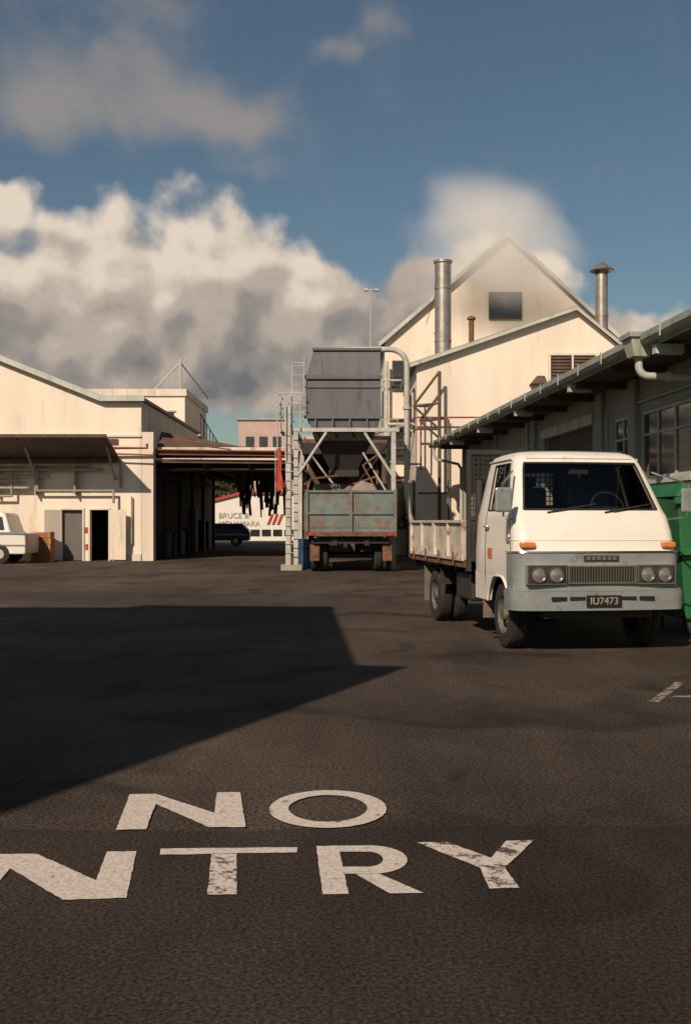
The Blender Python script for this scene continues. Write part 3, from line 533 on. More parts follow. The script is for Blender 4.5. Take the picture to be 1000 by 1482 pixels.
def leafmass(name,cx,cy,cz,rx,ry,rz,n,sz):
    r=root(name); V=[];F=[]
    m=mat(name+'_foliage',(0.05,0.055,0.025),0.8,0.5,1.2)
    lobes=[(cx+random.uniform(-rx,rx)*.8,cy+random.uniform(-ry,ry)*.6,cz+random.uniform(-rz,rz)*.5,random.uniform(.35,.6)*rz*1.6) for _ in range(9)]
    for i in range(n):
        l=random.choice(lobes); d=Vector((random.gauss(0,1),random.gauss(0,1),random.gauss(0,1))).normalized()*l[3]*random.uniform(.6,1.1)
        p=Vector(l[:3])+d; a=Vector((random.uniform(-1,1),random.uniform(-1,1),random.uniform(-1,1))).normalized()*sz; b=a.cross(Vector((random.uniform(-1,1),random.uniform(-1,1),random.uniform(-1,1)))).normalized()*sz*.6
        o=len(V); V+=[p-a,p-b,p+a,p+b]; F.append((o,o+1,o+2,o+3))
    obj(r,'crown',V,F,m)
    tubes(r,'trunks',[([(cx+d,cy,0),(cx+d*1.1,cy,cz)],[0.2,0.08]) for d in(-rx*.5,0,rx*.5)],wood,8)
leafmass('trees',-11.5,97,4.6,6,1.2,1.5,3500,0.25)

# ------------------------------------------------------------------ crates & vehicles
Cr=root('crate_stack')
bx=[]
for k in range(5):
    z=0.0+k*0.21
    for j in range(3): bx.append(((-10.92+0.02*(k%2),36.0,z+0.01+j*0.065),(-10.24+0.02*(k%2),36.5,z+0.06+j*0.065)))
    bx.append(((-10.90+0.02*(k%2),35.98,z),(-10.84,36.52,z+0.2))); bx.append(((-10.30,35.98,z),(-10.24+0.02*(k%2)+.004,36.52,z+0.2)))
boxes(Cr,'slats',bx,orangec); box(Cr,'core',(-10.85,36.05,0.01),(-10.3,36.45,1.0),rust)
def car(name,loc,rz,Wd,prof,wins,m,ws,wr=0.29,stripe=None,belt=0.96):
    r=root(name,loc,rz)
    o=prism(r,'body',prof,'y',-Wd/2,Wd/2,m,bevel=0.05)
    for v_ in o.data.vertices:
        if v_.co.z>belt+.1: v_.co.y*=0.86
    for w in wins:
        for s in(-1,1):
            obj(r,'side_window',[(p[0],s*(Wd/2*(1-0.14*max(0,(p[1]-belt))/(prof_top-belt))+0.012),p[1]) for p in w],[tuple(range(len(w)))],dglass)
    for x in ws:
        for s in(-1,1):
            lathe(r,'wheel',[(0,-0.08),(wr*.55,-0.08),(wr*.6,-0.09),(wr,-0.07),(wr,0.07),(wr*.6,0.09),(wr*.55,0.08),(0,0.08)],(x,s*(Wd/2-0.06),wr),rubber,'y',20)
            lathe(r,'hub',[(0,-0.09),(wr*.5,-0.09),(wr*.5,0.09),(0,0.09)],(x,s*(Wd/2-0.05),wr),galv,'y',14)
    if stripe: boxes(r,'stripe',[((prof[0][0]+0.1,-Wd/2-0.012,0.62),(prof[1][0]-0.1,-Wd/2-0.003,0.68))],stripe)
    return r
yel=mat('yellow_stripe',(0.6,0.4,0.05),0.5,0.1,3)
wagon=[(-2.0,0.3),(2.0,0.3),(2.05,0.72),(1.95,0.94),(1.55,1.3),(-0.6,1.3),(-1.1,0.95),(-2.05,0.82)]
prof_top=1.3
car('parked_car',(-7.6,60.5,0),math.radians(2),1.6,wagon,[[(-0.95,0.98),(0.1,0.98),(0.1,1.22),(-0.6,1.22)],[(0.2,0.98),(0.9,0.98),(0.9,1.22),(0.2,1.22)],[(1.0,0.98),(1.8,0.98),(1.5,1.22),(1.0,1.22)]],bluem,(-1.25,1.25),stripe=yel,belt=.95)
ute=[(-2.2,0.32),(2.2,0.32),(2.22,0.62),(2.2,1.02),(1.72,1.05),(1.55,1.62),(1.45,1.70),(-0.3,1.70),(-0.95,1.08),(-2.15,0.95)]
prof_top=1.7
u=car('pickup_truck',(-12.78,35.0,0),math.radians(1),1.6,ute,[[(0.75,1.12),(1.52,1.12),(1.42,1.56),(0.75,1.56)],[(-0.7,1.12),(0.62,1.12),(0.62,1.56),(-0.28,1.56)]],whitep,(-1.4,1.35),0.33,belt=1.05)
boxes(u,'tray_rail',[((0.9,-0.84,0.98),(2.22,-0.803,1.06)),((0.9,-0.83,0.6),(2.22,-0.803,0.64))],greyp)
boxes(u,'tail_lamp',[((2.2,-0.78,0.62),(2.235,-0.66,0.82))],redm)

# ------------------------------------------------------------------ FLATBED TRUCK
K2=root('flatbed_truck',(2.69,10.88,0),math.radians(8))
lev=[(0.44,0.03,0.89,0.14,1.72),(0.70,0.03,0.90,0.14,1.72),(0.82,0.035,0.905,0.14,1.72),(1.08,0.04,0.905,0.14,1.72),(1.12,0.065,0.90,0.14,1.72),(1.30,0.12,0.89,0.13,1.72),(1.46,0.21,0.875,0.12,1.72),(1.53,0.275,0.855,0.11,1.72),(1.60,0.32,0.84,0.11,1.72),(1.98,0.57,0.755,0.10,1.70),(2.05,0.615,0.735,0.10,1.70),(2.10,0.645,0.72,0.11,1.70),(2.15,0.71,0.685,0.13,1.68),(2.185,0.81,0.61,0.14,1.62),(2.20,0.95,0.48,0.14,1.5)]
def levat(z):
    for i in range(len(lev)-1):
        if lev[i][0]<=z<=lev[i+1][0]+1e-9:
            f=(z-lev[i][0])/(lev[i+1][0]-lev[i][0]); return [lev[i][k]*(1-f)+lev[i+1][k]*f for k in range(1,5)]
    return list(lev[-1][1:])
def surf(z,st,off=0.0):
    yf,hw,rc,yb=levat(z); hw+=off; yf-=off; yb+=off; rc+=off*0.5; bul=0.05; rb=0.05
    k=st[0]
    if k=='f': t=st[1]; return (t*(hw-rc),yf+bul*t*t,z)
    if k=='c': s,a=st[1],st[2]; return (s*(hw-rc+rc*math.sin(a)),yf+bul+rc-rc*math.cos(a),z)
    if k=='s': s,u_=st[1],st[2]; y0=yf+bul+rc; y1=yb-rb; return (s*hw,y0+(y1-y0)*u_,z)
    if k=='d': s,a=st[1],st[2]; return (s*(hw-rb+rb*math.cos(a)),yb-rb+rb*math.sin(a),z)
    if k=='b': t=st[1]; return (t*(hw-rb),yb,z)
fs=[('f',t) for t in(-1,-.75,-.5,-.25,0,.25,.5,.75,1)]
cr=[('c',1,a) for a in(.3,.6,.9,1.2)]
sr=[('s',1,s) for s in(0,.06,.3,.5,.68,.75,.85,1)]
dr=[('d',1,a) for a in(.5,1.05)]
bk=[('b',t) for t in(1,.55,.2,-.2,-.55,-1)]
mir=lambda l:[(q[0],-1,q[2]) for q in reversed(l)]
st=fs+cr+sr+dr+bk+mir(dr)+mir(sr)+mir(cr)
zs=[0.82,1.08,1.12,1.2,1.30,1.38,1.46,1.53,1.60,1.72,1.85,1.98,2.05,2.10,2.15,2.185,2.20]
n=len(st); V=[];F=[]
for z in zs: V+= [surf(z,q) for q in st]
def hole(j,i):
    z0,z1=zs[j],zs[j+1]; a,b=st[i],st[(i+1)%n]
    if z0>=1.53 and z1<=2.05+1e-6:
        if a[0]=='f' and b[0]=='f': return True
        if a[0]=='s' and b[0]=='s':
            lo,hi=min(a[2],b[2]),max(a[2],b[2])
            if lo>=.06 and hi<=.68: return True
    if z0>=1.60 and z1<=1.98+1e-6 and a[0]=='b' and b[0]=='b' and abs(a[1])<.6 and abs(b[1])<.6: return True
    return False
for j in range(len(zs)-1):
    for i in range(n):
        if hole(j,i): continue
        i2=(i+1)%n; F.append((j*n+i,j*n+i2,(j+1)*n+i2,(j+1)*n+i))
F.append(tuple((len(zs)-1)*n+i for i in range(n)))
cabin=obj(K2,'cab_shell',V,F,[whitep,seatm],smooth=True,split=30)
sm=cabin.modifiers.new('sol','SOLIDIFY'); sm.thickness=0.03; sm.offset=-1; sm.material_offset=1
cabin.modifiers.move(1,0)
def patch(name,stations,zl,off,m,sm_=True,thick=0.0):
    V=[];F=[];k=len(stations)
    for z in zl: V+=[surf(z,q,off) for q in stations]
    for j in range(len(zl)-1):
        for i in range(k-1): F.append((j*k+i,j*k+i+1,(j+1)*k+i+1,(j+1)*k+i))
    o=obj(K2,name,V,F,m,smooth=sm_)
    if thick:
        s=o.modifiers.new('sol','SOLIDIFY'); s.thickness=thick; s.offset=-1; o.modifiers.move(1,0)
    return o
wrap=[('s',-1,.12),('s',-1,.0)]+mir(cr)+fs+cr+[('s',1,0),('s',1,.12)]
patch('windscreen',fs,[1.53,1.60,1.72,1.85,1.98,2.05],-0.012,glass)
sd=[('s',1,s) for s in(.06,.3,.5,.68)]
patch('side_glass_right',sd,[1.53,1.98,2.05],-0.012,glass); patch('side_glass_left',mir(sd),[1.53,1.98,2.05],-0.012,glass)
seal=[]
def ln(sts,zl,off=0.004):
    return [surf(z,q,off) for q,z in zip(sts,zl)]
seal.append((ln(fs,[1.53]*9),0.012)); seal.append((ln(fs,[2.05]*9),0.012))
zl=[1.53,1.60,1.72,1.85,1.98,2.05]
for t in(-1,1): seal.append((ln([('f',t)]*6,zl),0.012))
for s in(-1,1):
    for u_ in(.06,.68): seal.append((ln([('s',s,u_)]*6,zl,0.003),0.009))
    seal.append((ln([('s',s,u_) for u_ in(.06,.3,.5,.68)],[1.53]*4),0.009)); seal.append((ln([('s',s,u_) for u_ in(.06,.3,.5,.68)],[2.05]*4),0.009))
    seal.append((ln([('s',s,.27)]*6,zl,0.003),0.008))
tubes(K2,'window_seals',seal,rubber,6)
seam=[]
for s in(-1,1):
    zz=[0.6,.82,1.08,1.12,1.30,1.46,1.53]
    seam.append((ln([('s',s,.03)]*len(zz),zz,0.0),0.006)); 
    zz=[0.6,.82,1.08,1.12,1.30,1.46,1.53,1.98,2.05]
    seam.append((ln([('s',s,.72)]*len(zz),zz,0.0),0.006))
tubes(K2,'door_seams',seam,darkm,5)
gu=[]
for s in(-1,1): gu.append((ln([('s',s,u_) for u_ in(0,.3,.6,1)],[2.10]*4,0.01),0.012))
gu.append((ln(fs,[2.105]*9,0.008),0.012))
tubes(K2,'drip_rail',gu,whitep,6)
patch('front_band',wrap,[0.66,0.74,0.82,1.0,1.07],0.012,greyp,thick=0.03)
patch('chrome_strip',wrap,[1.072,1.09],0.022,chrome,thick=0.03)
wrapb=[('s',-1,.10),('s',-1,.0)]+mir(cr)+fs+cr+[('s',1,0),('s',1,.10)]
patch('bumper',wrapb,[0.47,0.50,0.64,0.67],0.065,greyp,thick=0.06)
patch('bumper_lip',wrapb,[0.672,0.69],0.05,greyp,thick=0.05)
patch('crease',wrap,[1.20,1.21],0.006,whitep,thick=0.01)
boxes(K2,'bumper_slots',[((x,-0.045,0.585),(x+0.16,-0.02,0.615)) for x in(-0.56,-0.36,0.20,0.40)],blackm)
for s in(-1,1):
    a,b=sorted((s*0.40,s*0.80))
    boxes(K2,'lamp_bezel',[((a,0.0,0.755),(b,0.09,0.935))],darkm,bevel=0.012)
    boxes(K2,'lamp_bezel_trim',[((a-.012,-0.006,0.935),(b+.012,0.09,0.947)),((a-.012,-0.006,0.743),(b+.012,0.09,0.755)),((a-.012,-0.006,0.7552),(a-.001,0.09,0.9348)),((b+.001,-0.006,0.7552),(b+.012,0.09,0.9348))],chrome)
    for x in(0.50,0.69):
        lathe(K2,'headlamp_ring',[(0.062,0.0),(0.080,-0.022),(0.083,-0.01),(0.083,0.02)],(s*x,-0.004,0.845),chrome,'y',28)
        lathe(K2,'headlamp',[(0.0,-0.022),(0.03,-0.019),(0.066,0.0)],(s*x,-0.004,0.845),lens,'y',24)
box(K2,'grille_back',(-0.36,0.0,0.765),(0.36,0.04,0.925),blackm)
boxes(K2,'grille_frame',[((-0.375,-0.012,0.925),(0.375,0.04,0.94)),((-0.375,-0.012,0.75),(0.375,0.04,0.765)),((-0.375,-0.012,0.7652),(-0.36,0.04,0.9248)),((0.36,-0.012,0.7652),(0.375,0.04,0.9248))],chrome)
boxes(K2,'grille_bars',[((-0.35+k*0.0292,-0.010,0.766),(-0.342+k*0.0292,0.01,0.924)) for k in range(25)],chrome)
boxes(K2,'badge_letters',[((-0.17+k*0.058,0.0,0.995),(-0.13+k*0.058,0.027,1.035)) for k in range(6)],chrome)
box(K2,'badge_plate',(-0.19,0.012,0.985),(0.19,0.03,1.045),darkm)
for s in(-1,1):
    a,b=sorted((s*0.70,s*0.85))
    box(K2,'indicator',(a,0.06,1.125),(b,0.17,1.185),amber,bevel=0.015)
box(K2,'number_plate',(-0.19,-0.062,0.515),(0.19,-0.045,0.63),blackm)
text(K2,'plate_text','IU7473',0.105,(0.0,-0.064,0.537),(math.pi/2,0,0),conc,0.002)
for s in(-1,1):
    cy,cz,rr=0.74,0.38,0.44
    a0=math.asin((0.50-cz)/rr)
    arcp=[(cy+rr*math.cos(a),cz+rr*math.sin(a)) for a in [a0+(math.pi-2*a0)*k/14 for k in range(15)]]
    arcp=[(y,min(z,0.80)) for y,z in arcp]
    poly=[(0.16,0.818),(1.70,0.818),(1.70,0.50)]+arcp+[(0.16,0.50)]
    x0,x1=sorted((s*0.86,s*0.903)); prism(K2,'side_panel',poly,'x',x0,x1,whitep)
    lip=[(s*0.905,y,z) for y,z in arcp]; tubes(K2,'arch_lip',[(lip,0.016)],whitep,8)
    x0,x1=sorted((s*0.5,s*0.86)); box(K2,'wheel_well',(x0,0.3,0.83),(x1,1.2,0.84),darkm)
box(K2,'underbody',(-0.80,0.12,0.62),(0.80,1.7,0.84),blackm)
boxes(K2,'under_bumper',[((-0.6,0.1,0.38),(0.6,0.2,0.55)),((-0.75,0.35,0.42),(-0.5,0.42,0.62))],darkm)
for s in(-1,1):
    x0,x1=sorted((s*0.90,s*0.93)); box(K2,'door_handle',(x0,1.12,1.33),(x1,1.28,1.36),chrome,bevel=0.008)
box(K2,'door_sticker',(-0.9095,0.98,0.98),(-0.906,1.16,1.10),mat('sticker_orange',(0.6,0.17,0.06),0.5,0.1,3))
box(K2,'fuel_flap',(-0.91,0.33,1.17),(-0.893,0.45,1.25),chrome,bevel=0.008)
w=[]
for x in(-0.5,0.12):
    p0=surf(1.50,('f',x/0.745),0.02); p1=surf(1.57,('f',(x+0.42)/0.745),0.03); 
    w.append(([p0,p1],0.009)); w.append(([(p0[0]+.1,p0[1]+.0,p0[2]+.015),(p1[0]+0.12,p1[1]+.01,p1[2]+.02)],0.007))
tubes(K2,'wipers',w,rubber,5)
for s in(-1,1):
    tubes(K2,'mirror_arm',[([(s*0.86,0.34,1.42),(s*1.02,0.16,1.46),(s*1.04,0.14,1.80),(s*0.80,0.55,1.95)],0.012)],chrome,6)
    x0,x1=sorted((s*0.94,s*1.12)); box(K2,'mirror_head',(x0,0.11,1.50),(x1,0.15,1.76),greyp,bevel=0.02)
boxes(K2,'seats',[((-0.62,1.0,0.9),(-0.12,1.4,1.35)),((-0.60,1.32,1.35),(-0.14,1.46,1.80)),((0.12,1.0,0.9),(0.66,1.4,1.35)),((0.14,1.32,1.35),(0.62,1.46,1.80)),((-0.48,1.33,1.80),(-0.26,1.42,1.93)),((0.26,1.33,1.80),(0.5,1.42,1.93))],seatm,bevel=0.05)
box(K2,'dashboard',(-0.78,0.36,1.2),(0.78,0.62,1.50),seatm,bevel=0.05)
sw=[]
for k in range(25):
    a=2*math.pi*k/24; sw.append((0.36+0.19*math.cos(a),0.74+0.07*math.sin(a)*1.0,1.56+0.17*math.sin(a)))
tubes(K2,'steering_wheel',[(sw,0.013),([(0.36,0.55,1.35),(0.36,0.74,1.56)],0.02),([(0.2,0.74,1.56),(0.52,0.74,1.56)],0.01)],rubber,6)
box(K2,'rear_mirror',(-0.11,0.68,1.93),(0.11,0.70,1.99),seatm)
box(K2,'cab_floor',(-0.8,0.3,0.86),(0.8,1.66,0.89),seatm)
boxes(K2,'chassis_rails',[((-0.42,0.3,0.55),(-0.34,4.9,0.72)),((0.34,0.3,0.55),(0.42,4.9,0.72))]+[((-0.34,y,0.57),(0.34,y+0.08,0.70)) for y in(2.2,3.2,4.2,4.8)],darkm)
wheel(K2,(-0.76,0.76,0.37),0.37,0.19,-1,'front_wheel'); wheel(K2,(0.76,0.76,0.37),0.37,0.19,1,'front_wheel')
for x,s in((-0.80,-1),(-0.58,-1),(0.58,1),(0.80,1)): wheel(K2,(x,3.95,0.37),0.37,0.19,s,'rear_wheel')
tubes(K2,'axles',[([(-0.7,0.76,0.37),(0.7,0.76,0.37)],0.05),([(-0.7,3.95,0.37),(0.7,3.95,0.37)],0.06)],darkm,8)
lathe(K2,'differential',[(0,-0.16),(0.14,-0.1),(0.17,0),(0.14,0.1),(0,0.16)],(0,3.95,0.37),darkm)
boxes(K2,'side_tank',[((-0.88,2.0,0.42),(-0.5,2.75,0.76)),((0.5,2.0,0.42),(0.85,2.6,0.7))],darkm,bevel=0.04)
boxes(K2,'mudflap',[((-0.90,1.36,0.28),(-0.66,1.385,0.60)),((-0.93,4.42,0.25),(-0.5,4.44,0.8)),((0.62,1.36,0.24),(0.93,1.385,0.62))],mudm)
boxes(K2,'rear_guard',[((-0.93,3.5,0.80),(-0.48,4.4,0.82)),((0.48,3.5,0.80),(0.93,4.4,0.82)),((-0.93,3.40,0.55),(-0.48,3.42,0.80))],darkm)
by0,by1=1.92,5.1; bw=0.98
box(K2,'tray_floor',(-bw+0.03,by0,0.90),(bw-0.03,by1,0.97),wood)
boxes(K2,'cross_bearers',[((-bw+0.04,by0+0.1+k*0.5,0.78),(bw-0.04,by0+0.16+k*0.5,0.898)) for k in range(7)]+[((-0.45,by0,0.722),(-0.32,by1,0.778)),((0.32,by0,0.722),(0.45,by1,0.778))],darkm)
sp=[];
for s in(-1,1):
    x0,x1=sorted((s*bw,s*(bw-0.03)))
    sp+=[((x0,by0+0.03,0.93),(x1,by0+1.58,1.42)),((x0,by0+1.62,0.93),(x1,by1-0.03,1.42))]
sp.append(((-bw+.035,by1-0.03,0.975),(bw-.035,by1,1.42)))
boxes(K2,'tray_side_panels',sp,bedp)
rb=[];hg=[]
for s in(-1,1):
    x0,x1=sorted((s*(bw+0.003),s*(bw+0.035)))
    rb+=[((x0,by0+0.03,1.385),(x1,by1-0.03,1.42)),((x0,by0+0.03,0.92),(x1,by1-0.03,0.955))]
    for y in(by0+.03,by0+.78,by0+1.54,by0+1.62,by0+2.36,by1-0.08): rb.append(((x0,y,0.956),(x1,y+0.04,1.384)))
    x0,x1=sorted((s*(bw+0.036),s*(bw+0.05)))
    for y in(by0+.4,by0+1.2,by0+2.0,by0+2.8): hg.append(((x0,y,0.86),(x1,y+0.05,1.02)))
boxes(K2,'tray_side_ribs',rb,bedp); boxes(K2,'tray_hinges',hg,rust)
boxes(K2,'tray_coaming',[((-bw-0.01,by0,0.84),(-bw+0.028,by1,0.915)),((bw-0.028,by0,0.84),(bw+0.01,by1,0.915))],rust)
hb=[((-0.98,1.80,0.80),(-0.93,1.86,2.27)),((0.93,1.80,0.80),(0.98,1.86,2.27)),((-0.929,1.80,2.215),(0.929,1.86,2.27)),((-0.929,1.80,1.42),(0.929,1.86,1.47)),((-0.929,1.80,0.92),(0.929,1.86,1.0)),((-0.03,1.805,1.0),(0.02,1.855,1.42))]
boxes(K2,'headboard_frame',hb,darkm)
ms=[]
for k in range(31): x=-0.9+k*0.06; ms.append(((x,1.825,1.471),(x+0.012,1.835,2.214)))
for k in range(12): z=1.53+k*0.058; ms.append(((-0.929,1.836,z),(0.929,1.846,z+0.012)))
boxes(K2,'headboard_mesh',ms,darkm)
box(K2,'headboard_sheet',(-0.925,1.815,1.0),(0.925,1.824,1.42),darkm)
tubes(K2,'air_intake',[([(-0.84,1.77,0.9),(-0.84,1.77,1.9)],0.05)],darkm,10)

# ------------------------------------------------------------------ neighbouring building casting the yard shadow
Nb=root('neighbour_building')
fp=[(-2.91,2.2),(-3.41,2.3),(-3.74,9.2),(-6.9,9.5),(-7.0,9.1),(-20,9.1),(-20,-6),(-6.6,-6)]
prism(Nb,'walls',fp,'z',0,5.8,cream2)
fo=[(-2.90,2.19),(-3.40,2.31),(-3.73,9.22),(-6.9,9.52),(-7.0,9.12),(-20,9.12),(-20,-6.1),(-6.6,-6.1)]
prism(Nb,'roof_slab',fo,'z',5.802,6.0,roofm)

# ------------------------------------------------------------------ steam
def steam(name,c,s,dens,seed):
    bm=bmesh.new(); bmesh.ops.create_icosphere(bm,subdivisions=3,radius=1); me=bpy.data.meshes.new(name); bm.to_mesh(me); bm.free()
    o=bpy.data.objects.new(name,me); C.objects.link(o); o.location=c; o.scale=s; o.rotation_euler=(0,math.radians(25),0)
    m=bpy.data.materials.new(name+'_volume'); m.use_nodes=True; t=m.node_tree; t.nodes.clear()
    out=N(t,'ShaderNodeOutputMaterial'); pv=N(t,'ShaderNodeVolumePrincipled'); L(t,pv.outputs[0],out.inputs['Volume'])
    pv.inputs['Color'].default_value=(1,0.96,0.91,1); pv.inputs['Anisotropy'].default_value=-0.3
    tc=N(t,'ShaderNodeTexCoord')
    nn=N(t,'ShaderNodeTexNoise'); nn.inputs['Scale'].default_value=1.3; nn.inputs['Detail'].default_value=3
    mp=N(t,'ShaderNodeMapping'); mp.inputs['Location'].default_value=(seed,seed*2,0); L(t,tc.outputs['Object'],mp.inputs[0]); L(t,mp.outputs[0],nn.inputs['Vector'])
    sb=N(t,'ShaderNodeVectorMath',operation='SUBTRACT'); L(t,nn.outputs['Color'],sb.inputs[0]); sb.inputs[1].default_value=(0.5,0.5,0.5)
    ma=N(t,'ShaderNodeVectorMath',operation='MULTIPLY_ADD'); L(t,sb.outputs[0],ma.inputs[0]); ma.inputs[1].default_value=(1.5,1.5,1.5); L(t,tc.outputs['Object'],ma.inputs[2])
    ln_=N(t,'ShaderNodeVectorMath',operation='LENGTH'); L(t,ma.outputs[0],ln_.inputs[0])
    l0=N(t,'ShaderNodeVectorMath',operation='LENGTH'); L(t,tc.outputs['Object'],l0.inputs[0])
    mr=N(t,'ShaderNodeMapRange'); mr.inputs[1].default_value=0.85; mr.inputs[2].default_value=0.1; L(t,ln_.outputs['Value'],mr.inputs[0])
    mr2=N(t,'ShaderNodeMapRange'); mr2.inputs[1].default_value=1.0; mr2.inputs[2].default_value=0.6; L(t,l0.outputs['Value'],mr2.inputs[0])
    mu=N(t,'ShaderNodeMath',operation='MULTIPLY'); L(t,mr.outputs[0],mu.inputs[0]); L(t,mr2.outputs[0],mu.inputs[1])
    mu2=N(t,'ShaderNodeMath',operation='MULTIPLY'); L(t,mu.outputs[0],mu2.inputs[0]); mu2.inputs[1].default_value=dens
    L(t,mu2.outputs[0],pv.inputs['Density'])
    # added glow stands in for multiple scattering (volume light here is single-bounce)
    em=N(t,'ShaderNodeMath',operation='MULTIPLY'); L(t,mu2.outputs[0],em.inputs[0]); em.inputs[1].default_value=0.26
    L(t,em.outputs[0],pv.inputs['Emission Strength']); pv.inputs['Emission Color'].default_value=(1,0.84,0.68,1)
    try: m.cycles.volume_step_rate=3.0
    except Exception: pass
    me.materials.append(m); return o
st_=root('steam_plume')
o=steam('puff',(5.9,41.0,12.6),(4.6,1.5,3.3),0.95,1.3); o.parent=st_

# ------------------------------------------------------------------ world
elev=math.radians(35); hd=Vector((0.41,0.912,0)).normalized()
w=bpy.data.worlds.new('World'); S.world=w; w.use_nodes=True; t=w.node_tree
bg=t.nodes['Background']; bg.inputs[1].default_value=0.068
sky=N(t,'ShaderNodeTexSky'); sky.sky_type='NISHITA'; sky.sun_disc=False; sky.sun_elevation=elev; sky.sun_rotation=math.radians(204); sky.air_density=1.2; sky.dust_density=0.8; sky.ozone_density=2.0
tint=N(t,'ShaderNodeMix',data_type='RGBA',blend_type='MULTIPLY'); tint.inputs[0].default_value=1; L(t,sky.outputs[0],tint.inputs[6]); tint.inputs[7].default_value=(0.76,0.80,0.77,1)
tc=N(t,'ShaderNodeTexCoord'); sx=N(t,'ShaderNodeSeparateXYZ'); L(t,tc.outputs['Generated'],sx.inputs[0])
def Mth(op,a,b=None,c=None,clamp=False):
    n=N(t,'ShaderNodeMath',operation=op); n.use_clamp=clamp
    for i,v_ in enumerate((a,b,c)):
        if v_ is None: continue
        if isinstance(v_,(int,float)): n.inputs[i].default_value=v_
        else: L(t,v_,n.inputs[i])
    return n.outputs[0]
az=Mth('MULTIPLY',Mth('ARCTAN2',sx.outputs[0],sx.outputs[1]),57.2958)
el=Mth('MULTIPLY',Mth('ARCSINE',sx.outputs[2]),57.2958)
cb=N(t,'ShaderNodeCombineXYZ'); L(t,az,cb.inputs[0]); L(t,el,cb.inputs[1]); P0=cb.outputs[0]
def VM(op,a,b):
    n=N(t,'ShaderNodeVectorMath',operation=op)
    for i,v_ in enumerate((a,b)):
        if isinstance(v_,tuple): n.inputs[i].default_value=v_
        else: L(t,v_,n.inputs[i])
    return n
def noise(vec,scale,detail=8,rough=0.55,dist=0.0,color=False):
    n=N(t,'ShaderNodeTexNoise'); n.noise_dimensions='2D'; n.inputs['Scale'].default_value=scale; n.inputs['Detail'].default_value=detail; n.inputs['Roughness'].default_value=rough; n.inputs['Distortion'].default_value=dist
    L(t,vec,n.inputs['Vector']); return n.outputs['Color'] if color else n.outputs['Fac']
def vor(vec,scale,sm=0.6):
    n=N(t,'ShaderNodeTexVoronoi'); n.voronoi_dimensions='2D'; n.feature='SMOOTH_F1'; n.inputs['Scale'].default_value=scale; n.inputs['Smoothness'].default_value=sm; n.inputs['Detail'].default_value=1.0; n.inputs['Roughness'].default_value=0.4
    L(t,vec,n.inputs['Vector']); return n.outputs['Distance']
wv=VM('SUBTRACT',noise(P0,0.28,2,0.5,0,True),(0.5,0.5,0.5)).outputs[0]
P1=VM('ADD',P0,VM('MULTIPLY',wv,(2.2,1.8,0)).outputs[0]).outputs[0]
def field(P,blobs):
    acc=None
    for (a,e,ra,re,k) in blobs:
        d=VM('SUBTRACT',P,(a,e,0)).outputs[0]; d=VM('DIVIDE',d,(ra,re,1)).outputs[0]
        q=N(t,'ShaderNodeVectorMath',operation='DOT_PRODUCT'); L(t,d,q.inputs[0]); L(t,d,q.inputs[1])
        e_=Mth('MULTIPLY',Mth('POWER',2.71828,Mth('MULTIPLY',q.outputs['Value'],-1.0)),k)
        acc=e_ if acc is None else Mth('ADD',acc,e_)
    return acc
cum=[(-8.0,13.4,4.4,4.6,1),(-14.5,13.0,2.8,4.2,.9),(-2.9,12.3,2.9,3.6,.95),(-19.5,10.3,3,4.5,1),(-8.3,8.8,13,3.2,1.1),(0.5,8.8,5,2.6,.8),(4.0,12.6,1.8,1.8,.7),(7.5,13.4,3.2,2.6,.8),(4.5,10.0,4,2.8,.7),(11,12.0,3,2.4,.6),(17,9.6,4.5,1.5,.9),(-18.8,16.2,1.5,1.3,.8),(10,8.5,8,2,.6),(-35,10,12,5,.9),(40,12,14,5,.9)]
wis=[(-13.5,23.0,7.0,2.4,.8),(-9,21.3,5.0,1.7,.7),(-17,20.3,4,1.5,.65),(-5.6,20.8,2.6,1.2,.65),(-0.6,24.5,2.4,0.8,.65),(2.5,26.0,2,1,.6),(-4.6,18.6,2.6,.8,.5),(-12,26.5,5,1.5,.55),(8,16.0,4.5,2.6,.45)]
Pw=VM('ADD',P0,VM('MULTIPLY',wv,(1.6,1.6,0)).outputs[0]).outputs[0]
b1=Mth('SUBTRACT',0.6,vor(Pw,0.27,0.7)); 
b2=Mth('SUBTRACT',0.6,vor(VM('ADD',Pw,(-0.7,0.9,0)).outputs[0],0.27,0.7))
nA=noise(P0,0.34,6,0.48); nAo=noise(VM('ADD',P0,(-0.6,0.8,0)).outputs[0],0.34,6,0.48)
D0=field(P1,cum)
Dn=Mth('ADD',Mth('ADD',D0,Mth('MULTIPLY',b1,0.42)),Mth('MULTIPLY',Mth('SUBTRACT',nA,0.5),0.7))
mk=N(t,'ShaderNodeMapRange'); mk.interpolation_type='SMOOTHSTEP'; mk.inputs[1].default_value=0.44; mk.inputs[2].default_value=0.76; L(t,Dn,mk.inputs[0])
Dw=field(P1,wis)
n2=noise(P0,0.26,7,0.52,0.2)
Dwn=Mth('ADD',Dw,Mth('MULTIPLY',Mth('SUBTRACT',n2,0.5),1.2))
mkw=N(t,'ShaderNodeMapRange'); mkw.interpolation_type='SMOOTHSTEP'; mkw.inputs[1].default_value=0.1; mkw.inputs[2].default_value=1.25; mkw.inputs[4].default_value=0.75; L(t,Dwn,mkw.inputs[0])
rel=Mth('ADD',Mth('MULTIPLY',Mth('SUBTRACT',b1,b2),0.50),Mth('MULTIPLY',Mth('SUBTRACT',nA,nAo),0.75))
big=Mth('MULTIPLY',Mth('SUBTRACT',noise(P0,0.13,2,0.5),0.5),0.55)
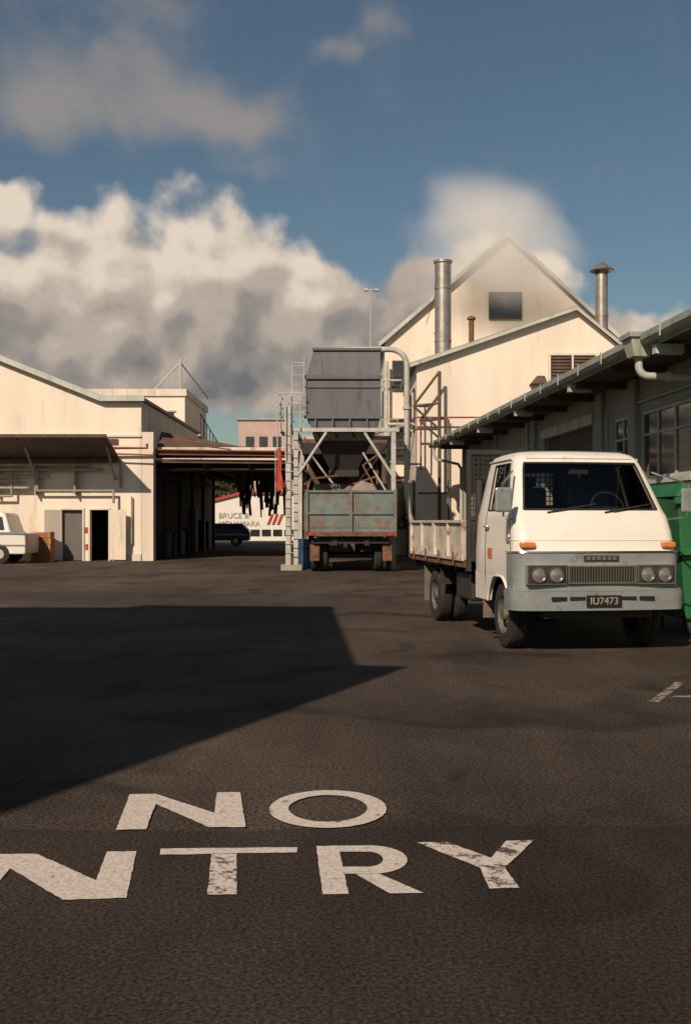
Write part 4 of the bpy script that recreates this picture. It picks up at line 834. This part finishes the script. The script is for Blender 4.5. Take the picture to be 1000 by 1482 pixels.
hgt=N(t,'ShaderNodeMapRange'); hgt.inputs[1].default_value=4.5; hgt.inputs[2].default_value=15.5; hgt.inputs[3].default_value=0.06; hgt.inputs[4].default_value=0.88; L(t,el,hgt.inputs[0])
rim=N(t,'ShaderNodeMapRange'); rim.inputs[1].default_value=1.6; rim.inputs[2].default_value=0.6; rim.inputs[3].default_value=-0.03; rim.inputs[4].default_value=0.12; L(t,Dn,rim.inputs[0])
sh=Mth('ADD',Mth('ADD',Mth('ADD',hgt.outputs[0],rel),big),rim.outputs[0])
rp=N(t,'ShaderNodeValToRGB'); L(t,sh,rp.inputs[0]); cr_=rp.color_ramp; cr_.interpolation='EASE'
cr_.elements[0].position=0.0; cr_.elements[0].color=(2.4,2.45,2.6,1)
cr_.elements[1].position=1.0; cr_.elements[1].color=(11.2,9.6,7.9,1)
e=cr_.elements.new(0.3); e.color=(4.2,3.8,3.5,1)
e=cr_.elements.new(0.6); e.color=(6.9,5.8,4.9,1)
m1=N(t,'ShaderNodeMix',data_type='RGBA'); L(t,mkw.outputs[0],m1.inputs[0]); L(t,tint.outputs[2],m1.inputs[6]); m1.inputs[7].default_value=(5.0,4.4,3.9,1)
m2=N(t,'ShaderNodeMix',data_type='RGBA'); L(t,mk.outputs[0],m2.inputs[0]); L(t,m1.outputs[2],m2.inputs[6]); L(t,rp.outputs[0],m2.inputs[7])
L(t,m2.outputs[2],bg.inputs[0])
# sun
sl=bpy.data.lights.new('sun','SUN'); sl.energy=4.7; sl.angle=math.radians(0.5); sl.color=(1.0,0.83,0.66)
so=bpy.data.objects.new('sun',sl); C.objects.link(so)
d=Vector((hd.x*math.cos(elev),hd.y*math.cos(elev),-math.sin(elev))); so.rotation_euler=d.to_track_quat('-Z','Y').to_euler(); so.location=(-10,-20,20)
# camera
cd=bpy.data.cameras.new('camera'); cam=bpy.data.objects.new('camera',cd); C.objects.link(cam)
cam.location=(0,0,1.4); cam.rotation_euler=(math.pi/2,0,0)
cd.sensor_fit='VERTICAL'; cd.sensor_height=36; cd.sensor_width=24; cd.lens=36.44; cd.shift_y=0.0094; cd.clip_end=2000; cd.clip_start=0.05
S.camera=cam
S.view_settings.view_transform='Standard'; S.view_settings.look='None'; S.view_settings.exposure=0
